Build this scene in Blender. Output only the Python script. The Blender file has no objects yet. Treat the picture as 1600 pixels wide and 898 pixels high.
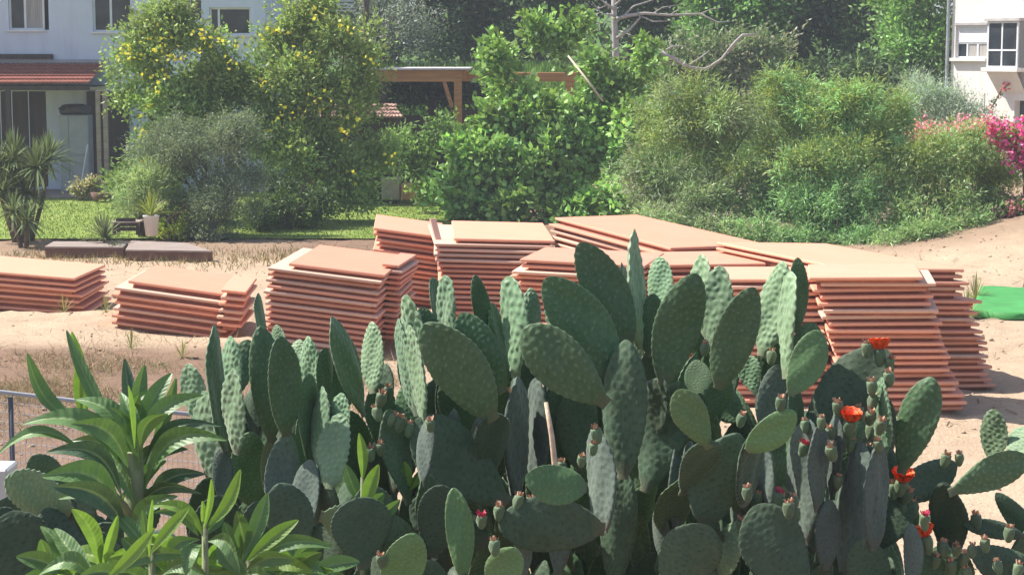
import bpy, math, random
import numpy as np
from mathutils import Vector, Matrix
R = math.radians
rnd = random.Random(7)
rng = np.random.default_rng(11)
sc = bpy.context.scene
C = sc.collection

# ---------------------------------------------------------------- camera
F = 3000.0                      # focal length in pixels of a 1600 px wide picture
CAMZ = 3.8
PITCH = R(7.0)
cam_d = bpy.data.cameras.new('camera'); cam = bpy.data.objects.new('camera', cam_d); C.objects.link(cam)
cam.location = (0, 0, CAMZ); cam.rotation_euler = (R(90) - PITCH, 0, 0)
cam_d.sensor_width = 36; cam_d.lens = 36 * F / 1600; cam_d.clip_end = 2000; cam_d.clip_start = 0.1
cam_d.dof.use_dof = False
sc.camera = cam
# ---------------------------------------------------------------- sky and sun
SUN = Vector((-0.86, 0.26, 1.12)).normalized()
w = bpy.data.worlds.new('World'); sc.world = w; w.use_nodes = True
nt = w.node_tree
sky = nt.nodes.new('ShaderNodeTexSky'); sky.sky_type = 'NISHITA'; sky.sun_disc = False
sky.sun_elevation = math.asin(SUN.z); sky.sun_rotation = math.atan2(SUN.x, SUN.y)
sky.air_density = 1.0; sky.dust_density = 1.6; sky.ozone_density = 1.0
nt.links.new(sky.outputs[0], nt.nodes['Background'].inputs[0]); nt.nodes['Background'].inputs[1].default_value = 0.105
sl = bpy.data.lights.new('sun', 'SUN'); sl.energy = 4.9; sl.angle = R(0.55); sl.color = (1.0, 0.95, 0.87)
so = bpy.data.objects.new('sun', sl); C.objects.link(so); so.rotation_euler = SUN.to_track_quat('Z', 'Y').to_euler(); so.location = (-20, 20, 30)
sc.view_settings.view_transform = 'Standard'; sc.view_settings.look = 'None'
sc.view_settings.exposure = 0.84; sc.view_settings.gamma = 1
sc.render.engine = 'CYCLES'

# ---------------------------------------------------------------- projection helpers
FWD = Vector((0, math.cos(PITCH), -math.sin(PITCH))); UP = Vector((0, math.sin(PITCH), math.cos(PITCH)))
CAM = Vector((0, 0, CAMZ))
def ray(px, py): return FWD + Vector((1, 0, 0)) * ((px - 800) / F) + UP * ((449 - py) / F)
def P(px, py, Y):
    r = ray(px, py); return CAM + r * (Y / r.y)
def G(px, py, z=0.0):
    r = ray(px, py); return CAM + r * ((z - CAMZ) / r.z)

# ---------------------------------------------------------------- bookkeeping
def tag(o, label=None, cat=None, group=None, kind=None):
    if label: o['label'] = label
    if cat: o['category'] = cat
    if group: o['group'] = group
    if kind: o['kind'] = kind
    return o
def empty(name, loc=(0, 0, 0), rz=0.0):
    o = bpy.data.objects.new(name, None); C.objects.link(o); o.location = loc; o.rotation_euler = (0, 0, rz)
    o.empty_display_size = 0.1
    return o
def link(name, me, parent=None, mats=None):
    o = bpy.data.objects.new(name, me); C.objects.link(o)
    if parent is not None: o.parent = parent
    if mats:
        for m in (mats if isinstance(mats, (list, tuple)) else [mats]): me.materials.append(m)
    return o
def np_mesh(name, V, Fq, col=None, smooth=False, midx=None):
    V = np.asarray(V, np.float32); Fq = np.asarray(Fq, np.int32); k = Fq.shape[1]
    me = bpy.data.meshes.new(name)
    me.vertices.add(len(V)); me.vertices.foreach_set('co', V.ravel())
    me.loops.add(Fq.size); me.loops.foreach_set('vertex_index', Fq.ravel())
    me.polygons.add(len(Fq)); me.polygons.foreach_set('loop_start', np.arange(0, Fq.size, k, dtype=np.int32))
    if midx is not None: me.polygons.foreach_set('material_index', np.asarray(midx, np.int32))
    if smooth: me.polygons.foreach_set('use_smooth', np.ones(len(Fq), bool))
    if col is not None:
        a = me.color_attributes.new('tint', 'FLOAT_COLOR', 'POINT')
        c = np.ones((len(V), 4), np.float32); c[:, :3] = col; a.data.foreach_set('color', c.ravel())
    me.update(); me.validate()
    return me
class MB:
    """small builder of boxes, tubes and polygons, one mesh"""
    def __init__(s): s.v = []; s.f = []
    def box(s, x0, x1, y0, y1, z0, z1, M=None, b=0.0):
        n = len(s.v)
        if b <= 0:
            c = [(x0,y0,z0),(x1,y0,z0),(x1,y1,z0),(x0,y1,z0),(x0,y0,z1),(x1,y0,z1),(x1,y1,z1),(x0,y1,z1)]
            f = [(0,3,2,1),(4,5,6,7),(0,1,5,4),(1,2,6,5),(2,3,7,6),(3,0,4,7)]
        else:
            c = []; idx = {}
            X = (x0, x1); Y = (y0, y1); Z = (z0, z1)
            for i in (0,1):
                for j in (0,1):
                    for k in (0,1):
                        for a in range(3):
                            p = [X[i], Y[j], Z[k]]
                            for q, t in enumerate((i, j, k)):
                                if q != a: p[q] += b if t == 0 else -b
                            idx[(i,j,k,a)] = len(c); c.append(tuple(p))
            f = []
            def face(a, t):
                o = [q for q in range(3) if q != a]; r = []
                for (u, v_) in ((0,0),(1,0),(1,1),(0,1)):
                    k = [0,0,0]; k[a] = t; k[o[0]] = u; k[o[1]] = v_; r.append(idx[(k[0],k[1],k[2],a)])
                return r
            for a in range(3):
                for t in (0,1): f.append(face(a, t))
            for a in range(3):                       # edges parallel to axis a
                o = [q for q in range(3) if q != a]
                for u in (0,1):
                    for v_ in (0,1):
                        k0 = [0,0,0]; k0[o[0]] = u; k0[o[1]] = v_; k1 = list(k0); k1[a] = 1
                        f.append([idx[tuple(k0)+(o[0],)], idx[tuple(k1)+(o[0],)], idx[tuple(k1)+(o[1],)], idx[tuple(k0)+(o[1],)]])
            for i in (0,1):
                for j in (0,1):
                    for k in (0,1): f.append([idx[(i,j,k,0)], idx[(i,j,k,1)], idx[(i,j,k,2)]])
        for p in c:
            p = Vector(p); s.v.append(tuple(M @ p) if M is not None else tuple(p))
        for q in f: s.f.append([n + t for t in q])
        return s
    def tube(s, pts, rad, n=8, cap=True):
        pts = [Vector(p) for p in pts]
        if not isinstance(rad, (list, tuple)): rad = [rad] * len(pts)
        base = len(s.v); ref = Vector((0.31, 0.22, 1)).normalized()
        if abs((pts[-1] - pts[0]).normalized().dot(ref)) > 0.95: ref = Vector((1, 0.2, 0.1)).normalized()
        for i, p in enumerate(pts):
            d = (pts[min(i + 1, len(pts) - 1)] - pts[max(i - 1, 0)]).normalized()
            a = d.cross(ref).normalized(); b = d.cross(a)
            for k in range(n):
                t = 2 * math.pi * k / n
                s.v.append(tuple(p + (a * math.cos(t) + b * math.sin(t)) * rad[i]))
        for i in range(len(pts) - 1):
            for k in range(n):
                a0 = base + i * n + k; a1 = base + i * n + (k + 1) % n
                s.f.append([a0, a1, a1 + n, a0 + n])
        if cap:
            s.f.append([base + k for k in range(n)][::-1]); s.f.append([base + (len(pts) - 1) * n + k for k in range(n)])
        return s
    def poly(s, pts):
        n = len(s.v); s.v += [tuple(p) for p in pts]; s.f.append([n + i for i in range(len(pts))]); return s
    def build(s, name, mats, parent=None, smooth=False):
        me = bpy.data.meshes.new(name); me.from_pydata(s.v, [], s.f)
        import bmesh
        bm = bmesh.new(); bm.from_mesh(me); bmesh.ops.recalc_face_normals(bm, faces=bm.faces); bm.to_mesh(me); bm.free()
        if smooth:
            me.polygons.foreach_set('use_smooth', np.ones(len(me.polygons), bool))
        me.update()
        return link(name, me, parent, mats)

# ---------------------------------------------------------------- materials
class NT:
    def __init__(s, name):
        s.m = bpy.data.materials.new(name); s.m.use_nodes = True; s.t = s.m.node_tree
        s.b = s.t.nodes['Principled BSDF']; s.out = s.t.nodes['Material Output']
    def n(s, typ, **kw):
        o = s.t.nodes.new(typ)
        for k, v in kw.items():
            if k.startswith('i_'): o.inputs[k[2:].replace('_', ' ')].default_value = v
            else: setattr(o, k, v)
        return o
    def l(s, a, b): s.t.links.new(a, b)
    def ramp(s, fac, stops):
        r = s.n('ShaderNodeValToRGB'); e = r.color_ramp.elements
        while len(e) < len(stops): e.new(0.5)
        for q, (p, c) in zip(e, stops): q.position = p; q.color = (c[0], c[1], c[2], 1)
        s.l(fac, r.inputs[0]); return r.outputs[0]
    def noise(s, scale, detail=6, rough=0.6, vec=None, dist=0.0):
        o = s.n('ShaderNodeTexNoise'); o.inputs['Scale'].default_value = scale; o.inputs['Detail'].default_value = detail
        o.inputs['Roughness'].default_value = rough; o.inputs['Distortion'].default_value = dist
        if vec is not None: s.l(vec, o.inputs['Vector'])
        return o.outputs['Fac']
    def coord(s, kind='Object', scale=None):
        o = s.n('ShaderNodeTexCoord').outputs[kind]
        if scale:
            m = s.n('ShaderNodeMapping'); m.inputs['Scale'].default_value = scale; s.l(o, m.inputs['Vector']); o = m.outputs[0]
        return o
    def mix(s, fac, a, b, mode='MIX'):
        o = s.n('ShaderNodeMix', data_type='RGBA', blend_type=mode)
        for q, v in ((0, fac), (6, a), (7, b)):
            if isinstance(v, (int, float)): o.inputs[q].default_value = v
            elif isinstance(v, tuple): o.inputs[q].default_value = (v[0], v[1], v[2], 1)
            else: s.l(v, o.inputs[q])
        return o.outputs[2]
    def bump(s, h, strength=0.3, dist=0.01):
        o = s.n('ShaderNodeBump'); o.inputs['Strength'].default_value = strength; o.inputs['Distance'].default_value = dist
        s.l(h, o.inputs['Height']); s.l(o.outputs[0], s.b.inputs['Normal'])
    def fin(s, col, rough=0.7, spec=0.3):
        if isinstance(col, tuple): s.b.inputs['Base Color'].default_value = (*col, 1)
        else: s.l(col, s.b.inputs['Base Color'])
        s.b.inputs['Roughness'].default_value = rough; s.b.inputs['Specular IOR Level'].default_value = spec
        return s.m
def simple(name, c, rough=0.7, var=0.25, scale=4.0, bump=0.0, spec=0.3, stretch=None):
    t = NT(name); v = t.coord('Object', stretch)
    f = t.noise(scale, 7, 0.65, v)
    a = tuple(x * (1 - var) for x in c); b = tuple(min(1, x * (1 + var)) for x in c)
    col = t.ramp(f, [(0.3, a), (0.7, b)])
    if bump: t.bump(t.noise(scale * 6, 6, 0.7, v), bump, 0.01)
    return t.fin(col, rough, spec)
def leafmat(name, trans=0.35, rough=0.5, spec=0.35):
    t = NT(name); a = t.n('ShaderNodeAttribute', attribute_name='tint').outputs['Color']
    t.fin(a, rough, spec)
    tr = t.n('ShaderNodeBsdfTranslucent'); hs = t.mix(1.0, a, (1.1, 1.15, 0.75), 'MULTIPLY'); t.l(hs, tr.inputs[0])
    mx = t.n('ShaderNodeMixShader'); mx.inputs[0].default_value = trans
    t.l(t.b.outputs[0], mx.inputs[1]); t.l(tr.outputs[0], mx.inputs[2]); t.l(mx.outputs[0], t.out.inputs[0])
    return t.m
LEAF = leafmat('leaf', 0.36, 0.5, 0.32); LEAF_DULL = leafmat('leaf_dull', 0.22, 0.75, 0.1); LEAF_GLOSS = leafmat('leaf_gloss', 0.32, 0.36, 0.5)
BARK = simple('bark', (0.13, 0.10, 0.075), 0.9, 0.4, 12, 0.5)
BARK_PALE = simple('bark_pale', (0.42, 0.38, 0.35), 0.85, 0.25, 10, 0.4)

def sand_mat():
    t = NT('sand'); v = t.coord('Object')
    n1 = t.noise(0.8, 7, 0.65, v); n2 = t.noise(3.0, 8, 0.7, v); n3 = t.noise(28, 4, 0.7, v)
    c = t.ramp(n1, [(0.3, (0.38, 0.265, 0.18)), (0.55, (0.49, 0.365, 0.245)), (0.75, (0.56, 0.43, 0.30))])
    c = t.mix(0.35, c, t.ramp(n2, [(0.3, (0.33, 0.22, 0.14)), (0.6, (0.58, 0.46, 0.33))]))
    c = t.mix(0.22, c, t.ramp(n3, [(0.35, (0.24, 0.16, 0.10)), (0.62, (0.62, 0.50, 0.38))]))
    # litter of dry vegetation where weeds grow (vertex attribute)
    a = t.n('ShaderNodeAttribute', attribute_name='tint').outputs['Color']
    sp = t.n('ShaderNodeSeparateColor'); t.l(a, sp.inputs[0])
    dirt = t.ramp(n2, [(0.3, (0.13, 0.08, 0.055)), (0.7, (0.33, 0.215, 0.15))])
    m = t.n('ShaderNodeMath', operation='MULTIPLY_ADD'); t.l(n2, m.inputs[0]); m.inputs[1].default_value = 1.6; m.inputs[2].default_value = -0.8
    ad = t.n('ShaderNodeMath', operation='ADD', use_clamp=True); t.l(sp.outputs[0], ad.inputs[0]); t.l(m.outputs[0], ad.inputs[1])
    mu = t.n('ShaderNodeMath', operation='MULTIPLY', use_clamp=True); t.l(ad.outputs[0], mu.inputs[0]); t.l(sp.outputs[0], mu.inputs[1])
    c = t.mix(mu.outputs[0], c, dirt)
    gr = t.ramp(n2, [(0.3, (0.05, 0.10, 0.025)), (0.7, (0.13, 0.21, 0.05))])
    c = t.mix(sp.outputs[1], c, gr)
    hsum = t.n('ShaderNodeMath', operation='ADD'); t.l(n2, hsum.inputs[0]); t.l(n3, hsum.inputs[1])
    t.bump(hsum.outputs[0], 0.6, 0.06)
    return t.fin(c, 0.95, 0.1)
SAND = sand_mat()
def lawn_mat():
    t = NT('lawn'); v = t.coord('Object')
    c = t.ramp(t.noise(1.2, 6, 0.6, v), [(0.3, (0.15, 0.23, 0.045)), (0.6, (0.24, 0.31, 0.08)), (0.8, (0.32, 0.33, 0.13))])
    t.bump(t.noise(40, 4, 0.7, v), 0.5, 0.04)
    return t.fin(c, 0.9, 0.1)
LAWN = lawn_mat()
def panel_mat(name, face, edge):
    t = NT(name); v = t.coord('Object'); oi = t.n('ShaderNodeObjectInfo').outputs['Random']
    vs = t.coord('Object', (1.0, 9.0, 1.0))
    g = t.noise(3.5, 8, 0.7, vs); d = t.noise(1.6, 5, 0.6, v)
    c = t.ramp(g, [(0.25, tuple(x * 0.86 for x in face)), (0.7, face)])
    dust = t.ramp(d, [(0.45, (0, 0, 0)), (0.75, (1, 1, 1))])
    c = t.mix(t.mix(0.3, (0, 0, 0), dust), c, (0.68, 0.42, 0.31))
    ge = t.n('ShaderNodeNewGeometry'); sp = t.n('ShaderNodeSeparateXYZ'); tc = t.n('ShaderNodeTexCoord'); t.l(tc.outputs['Normal'], sp.inputs[0])
    ab = t.n('ShaderNodeMath', operation='ABSOLUTE'); t.l(sp.outputs[2], ab.inputs[0])
    e = t.mix(t.noise(8, 6, 0.7, v), edge, tuple(x * 0.72 for x in edge))
    c = t.mix(ab.outputs[0], e, c)
    hs = t.n('ShaderNodeHueSaturation'); t.l(c, hs.inputs['Color'])
    mr = t.n('ShaderNodeMapRange'); t.l(oi, mr.inputs[0]); mr.inputs[3].default_value = 0.84; mr.inputs[4].default_value = 1.08; t.l(mr.outputs[0], hs.inputs['Value'])
    t.bump(g, 0.25, 0.004)
    st = t.ramp(t.noise(5.5, 9, .75, t.coord('Object', (1, .6, 3))), [(.60, (0, 0, 0)), (.72, (1, 1, 1))])   # stains and scuffs
    c = t.mix(t.mix(.4, (0, 0, 0), st), hs.outputs[0], tuple(x * .5 for x in face))
    return t.fin(c, 0.62, 0.3)
PANEL = panel_mat('orange_board', (0.82, 0.355, 0.235), (0.86, 0.41, 0.265))
PANEL_OR = panel_mat('orange_board_fresh', (0.84, 0.355, 0.225), (0.88, 0.43, 0.285))
PANEL_PALE = panel_mat('pale_board', (0.84, 0.56, 0.42), (0.80, 0.48, 0.35))
PFRAME = simple('board_frame', (0.36, 0.135, 0.085), 0.8, 0.3, 6, 0.2)

# ---------------------------------------------------------------- where the stacks of boards stand
SPECS = []
def spec(*a, **k): SPECS.append((a, k))
PANELMATS = True
spec('the low stack cut by the left edge', (-170, 410), (128, 434), (-110, 384), 0.62, 7, 0.05, (0.05, 0), top_mat=PANEL_OR, D=1.9, yawj=1.0)
spec('the second low stack from the left', (176, 437), (355, 462), (205, 407), 0.66, 7, 0.025, (0.05, 0), toff=(0.20, 0.12), top_mat=PANEL_OR, D=2.1)
spec('the thin row behind the second low stack', (345, 452), (384, 456), (350, 424), 0.55, 6, 0.015, (0.0, 0), D=1.6)
spec('the tall stack left of centre', (418, 408), (594, 430), (452, 374), 1.12, 15, 0.022, (0.02, -0.02), toff=(0.27, 0.14), top_mat=PANEL_OR, D=2.5)
spec('the narrow stack tucked behind', (600, 412), (628, 415), (612, 392), 1.02, 14, 0.015, (0.02, 0), D=1.4)
spec('the rear stack next to the lawn', (588, 356), (700, 371), (578, 346), 1.12, 14, 0.04, (0.05, 0.0), fan=1.0, top_mat=PANEL_OR, D=2.4)
spec('the rear stack with pale plank', (678, 372), (862, 377), (672, 341), 1.17, 16, 0.03, (0.18, -0.05), toff=(0.24, 0.08), top_mat=PANEL_OR, D=3.0)
spec('the long skewed rear stack', (1047, 387), (1196, 381), (864, 343), 1.20, 13, 0.03, (0.1, -0.05), fan=-2.0, top_mat=PANEL_OR, D=4.9)
spec('the stack behind tallest cactus pads', (802, 404), (1000, 414), (830, 389), 1.30, 19, 0.06, (0.05, -0.05), fan=2, D=1.5)
spec('the wide middle cactus-hidden stack', (985, 414), (1190, 412), (960, 390), 1.24, 18, 0.08, (0.03, -0.02), fan=-2, D=1.5)
spec('the stack right of cactus tops', (1130, 436), (1288, 436), (1120, 414), 1.36, 19, 0.05, (0.06, -0.03), fan=1, D=1.2)
spec('the rear stack at far right', (1320, 419), (1508, 421), (1208, 397), 1.38, 20, 0.035, (0.42, -0.10), fan=-1.5, top_mat=PANEL_OR, D=3.2)
spec('the tallest front stack, far right', (1268, 432), (1448, 431), (1262, 405), 1.45, 21, 0.035, (0.42, -0.08), fan=3.0, D=1.25, yawj=1.2)

STK = {}; PADS = []
def place_stack(desc, fl, fr, bl, H, n, D=None, **k):
    a, c = G(*fl, H), G(*bl, H); best = None
    d0 = c - a
    def f(dz):
        b = G(*fr, H - dz); return (b - a).normalized().dot(d0.normalized())
    dz = min((q / 400.0 for q in range(-100, 101)), key=lambda q: abs(f(q))) * 0.92
    b = G(*fr, H - dz); u = b - a; L = u.length; u.normalize()
    v = Vector((0, 0, 1)).cross(u).normalized(); w = u.cross(v).normalized()
    if D is None: D = abs(d0.dot(v))
    z0 = -0.01; STK[desc] = (a, u, v, w, L, D, z0)
    cen = a + u * L / 2 + v * D / 2; base_c = cen.z - (H - z0)
    PADS.append((cen.x, cen.y, u, v, L / 2 + .15, D / 2 + .15, u.z / math.hypot(u.x, u.y), base_c))
for a_, k_ in SPECS:
    place_stack(*a_[:6], D=k_.get('D'))
# ---------------------------------------------------------------- terrain
def sstep(a, b, x):
    t = np.clip((x - a) / (b - a), 0, 1); return t * t * (3 - 2 * t)
_w = [(rng.uniform(0.15, 0.9), rng.uniform(0, 6.28), rng.uniform(0, 6.28)) for _ in range(10)]
def wav(x, y, s=1.0):
    h = 0
    for f, a, p in _w: h = h + np.sin((x * math.cos(a) + y * math.sin(a)) * f * 2.2 * s + p) / (1 + f * 3)
    return h / 6
def hgt(x, y):
    x = np.asarray(x, float); y = np.asarray(y, float)
    z = 1.05 * (1 - sstep(8.6, 12.4, y))
    z = z + 0.75 * np.exp(-(((x - 11.5) / 3.2) ** 2 + ((y - 37) / 3.6) ** 2))
    for (cx, cy, u, v, hl, hd, sl, bc) in PADS:
        dx, dy = x - cx, y - cy; a = dx * u.x + dy * u.y; b = dx * v.x + dy * v.y
        m = sstep(1.0, 0.0, np.maximum(np.abs(a) - hl, 0) / .9) * sstep(1.0, 0.0, np.maximum(np.abs(b) - hd, 0) / .9)
        z = z + m * ((bc + a * sl) * 0.94 - .004)
    z = z + 0.018 * wav(x, y, 1.5) + 0.012 * wav(y, x, 4.0) * (y > 9)
    back = sstep(55, 63, y); z = z + back * 3.15 * sstep(-9, -3, x + (y - 55) * 0.2)
    z = z + 5.0 * sstep(75, 240, y)
    return z
def hz(x, y): return float(hgt(x, y))
xs = np.concatenate([np.linspace(-400, -22, 22), np.linspace(-20, 20, 220), np.linspace(22, 400, 22)])
ys = np.concatenate([np.linspace(-60, 3, 10), np.linspace(4, 56, 290), np.linspace(57, 80, 30), np.linspace(90, 900, 30)])
XX, YY = np.meshgrid(xs, ys); ZZ = hgt(XX, YY) + rng.normal(0, 0.013, XX.shape) * (YY < 45) * (YY > 14)
nx, ny = len(xs), len(ys)
ii = (np.arange(ny - 1)[:, None] * nx + np.arange(nx - 1)[None, :]).ravel()
Fq = np.stack([ii, ii + 1, ii + 1 + nx, ii + nx], 1)
colr = np.zeros((nx * ny, 3)); xf = XX.ravel(); yf = YY.ravel()
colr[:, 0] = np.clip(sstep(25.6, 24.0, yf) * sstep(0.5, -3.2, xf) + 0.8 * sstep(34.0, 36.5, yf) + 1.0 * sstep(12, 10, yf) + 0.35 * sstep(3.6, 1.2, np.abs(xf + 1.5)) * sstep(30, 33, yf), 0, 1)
colr[:, 1] = np.clip(sstep(55.5, 57, yf), 0, 1)
me = np_mesh('ground', np.stack([xf, yf, ZZ.ravel()], 1), Fq, col=colr, smooth=True)
tag(link('ground', me, None, SAND), kind='structure')
# lawn sheet
def sheet(name, corners, m, dz, nu=40, nv=20, kind='structure'):
    a, b, c, d = [Vector(q) for q in corners]; V = []
    for j in range(nv + 1):
        for i in range(nu + 1):
            u, v_ = i / nu, j / nv; p = (a.lerp(b, u)).lerp(d.lerp(c, u), v_)
            e = (0 if (0 < i < nu and 0 < j < nv) else 1)
            x = p.x + 0.25 * wav(p.x * 3, p.y) * e; y = p.y + 0.3 * wav(p.y, p.x * 3) * e
            V.append((x, y, hz(x, y) + dz))
    I = (np.arange(nv)[:, None] * (nu + 1) + np.arange(nu)[None, :]).ravel()
    return tag(link(name, np_mesh(name, V, np.stack([I, I + 1, I + nu + 2, I + nu + 1], 1), smooth=True), None, m), kind=kind)
sheet('lawn', [(-14.5, 38.6, 0), (-0.6, 38.9, 0), (-1.2, 51.6, 0), (-19, 51.6, 0)], LAWN, 0.035)
# grass blades on the lawn and tufts behind
def blades(name, pts, h, wd, cols, m, lean=0.4, segs=1):
    n = len(pts); pts = np.asarray(pts, float); az = rng.uniform(0, 6.283, n); ln = rng.uniform(0, lean, n); hh = h * rng.uniform(0.5, 1.2, n)
    side = np.stack([np.cos(az), np.sin(az), np.zeros(n)], 1) * (wd / 2); az2 = rng.uniform(0, 6.283, n)
    tip = pts + np.stack([np.cos(az2) * ln * hh, np.sin(az2) * ln * hh, hh], 1)
    V = np.stack([pts - side, pts + side, tip], 1).reshape(-1, 3)
    cols = np.asarray(cols, float); k = rng.integers(0, len(cols), n); cc = cols[k] * rng.uniform(0.75, 1.25, (n, 1))
    return link(name, np_mesh(name, V, np.arange(3 * n).reshape(-1, 3), col=np.repeat(cc, 3, 0)), None, m)
gp = []
n = 30000; gx = rng.uniform(-14, -1.0, n); gy = rng.uniform(38.8, 51, n)
blades('grass', np.stack([gx, gy, hgt(gx, gy) + 0.03], 1), 0.045, 0.03, [(0.18, 0.25, 0.05), (0.26, 0.31, 0.08), (0.14, 0.21, 0.04), (0.34, 0.33, 0.14)], LEAF)
tag(bpy.data.objects['grass'], 'mown green grass covering the lawn in front of the porch', 'grass', kind='stuff')
n = 30000; gx = rng.uniform(-7, 22, n); gy = rng.uniform(55.5, 64, n)
tag(blades('slope_grass', np.stack([gx, gy, hgt(gx, gy)], 1), 0.35, 0.05, [(0.12, 0.24, 0.04), (0.2, 0.34, 0.06), (0.1, 0.18, 0.04)], LEAF), 'bright green grass on the slope behind the wooden pergola', 'grass', kind='stuff')
n = 26000; gx = rng.uniform(-9, -1.2, n) ; gy = rng.normal(21.6, 1.6, n); k = (np.sin(gx * 2.1) + np.sin(gy * 3 + gx) + rng.normal(0, .6, n)) > 0.35; gx, gy = gx[k], gy[k]
tag(blades('dry_grass', np.stack([gx, gy, hgt(gx, gy)], 1), 0.13, 0.009, [(0.32, 0.22, 0.13), (0.42, 0.31, 0.20), (0.20, 0.135, 0.08), (0.15, 0.18, 0.07)], LEAF_DULL, 2.6), 'brown dry grass and weeds on the sand behind the loquat leaves', 'dry grass', kind='stuff')
n = 3500; gx = rng.uniform(-9.5, 2, n); gy = rng.normal(35.2, 0.9, n)
tag(blades('weeds', np.stack([gx, gy, hgt(gx, gy)], 1), 0.14, 0.02, [(0.3, 0.2, 0.1), (0.18, 0.19, 0.08), (0.36, 0.27, 0.16)], LEAF_DULL, 1.3), 'dry weeds and litter along the edge between sand and garden', 'weeds', kind='stuff')
n = 5200; gx = rng.uniform(-11, 12, n); gy = np.where(rng.random(n) < .5, rng.uniform(27, 37, n), rng.normal(22.5, 2.0, n)); k = (np.sin(gx * 1.3 + gy * .7) + np.sin(gy * 1.9 - gx) + rng.normal(0, .7, n)) > .6; gx, gy = gx[k], gy[k]; n = len(gx)
az = rng.uniform(0, 6.28, n); a_ = np.stack([np.cos(az), np.sin(az), rng.uniform(0, .35, n)], 1); L_ = rng.uniform(.05, .28, n); s_ = np.stack([-np.sin(az), np.cos(az), np.zeros(n)], 1) * rng.uniform(.003, .009, n)[:, None]; p_ = np.stack([gx, gy, hgt(gx, gy) + .012], 1)
V = np.stack([p_ - s_, p_ + s_, p_ + a_ * L_[:, None] + s_, p_ + a_ * L_[:, None] - s_], 1).reshape(-1, 3); cc = np.array([(.17, .11, .07), (.3, .22, .15), (.10, .07, .05)])[rng.integers(0, 3, n)]
tag(link('twigs', np_mesh('twigs', V, np.arange(4 * n).reshape(-1, 4), col=np.repeat(cc, 4, 0)), None, LEAF_DULL), 'dry twigs and plant litter lying on the trodden sand', 'twigs', kind='stuff')
# clods and pebbles on the sand
ico = [(0,0,1),(0.9,0,0.3),(0.28,0.85,0.3),(-0.72,0.52,0.3),(-0.72,-0.52,0.3),(0.28,-0.85,0.3),(0,0,-0.5)]
icf = [(0,1,2),(0,2,3),(0,3,4),(0,4,5),(0,5,1),(6,2,1),(6,3,2),(6,4,3),(6,5,4),(6,1,5)]
def pebbles(name, n, x0, x1, y0, y1, smin, smax, m, label):
    px_, py_ = rng.uniform(x0, x1, n), rng.uniform(y0, y1, n); s = smin + (smax - smin) * rng.random(n) ** 4
    V = np.array(ico)[None] * s[:, None, None] * rng.uniform(0.6, 1.2, (n, 7, 1)) * np.array([1, 1, 0.6])
    V[:, :, 0] += px_[:, None]; V[:, :, 1] += py_[:, None]; V[:, :, 2] += hgt(px_, py_)[:, None]
    Fc = (np.array(icf)[None] + (np.arange(n) * 7)[:, None, None]).reshape(-1, 3)
    return tag(link(name, np_mesh(name, V.reshape(-1, 3), Fc), None, m), label, 'clods', kind='stuff')
pebbles('clods', 7000, -10, 13, 12.5, 38, 0.008, 0.05, SAND, 'small clods of earth and pebbles scattered over the sand')

# ---------------------------------------------------------------- stacks of orange boards
ORD = ['top', 'second', 'third', 'fourth', 'fifth', 'sixth', 'seventh', 'eighth', 'ninth', 'tenth', 'eleventh', 'twelfth', 'thirteenth', 'fourteenth', 'fifteenth', 'sixteenth', 'seventeenth', 'eighteenth', 'nineteenth', 'twentieth', 'twenty-first', 'twenty-second', 'twenty-third', 'twenty-fourth']
def board_mesh(L, D, th, mats):
    b = MB(); b.box(0, L, 0, D, 0, th, b=0.009)
    me = bpy.data.meshes.new('board'); me.from_pydata(b.v, [], b.f)
    import bmesh
    bm = bmesh.new(); bm.from_mesh(me)
    bmesh.ops.recalc_face_normals(bm, faces=bm.faces); bm.to_mesh(me); bm.free()
    me.materials.append(mats); return me
def frame_mesh(L, D, h, ins=0.075):
    b = MB(); r = 0.07
    b.box(ins, L - ins, ins, ins + r, 0, h); b.box(ins, L - ins, D - ins - r, D - ins, 0, h)
    b.box(ins, ins + r, ins + r + .001, D - ins - r - .001, 0, h); b.box(L - ins - r, L - ins, ins + r + .001, D - ins - r - .001, 0, h)
    me = bpy.data.meshes.new('frame'); me.from_pydata(b.v, [], b.f); me.materials.append(PFRAME); return me
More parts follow.
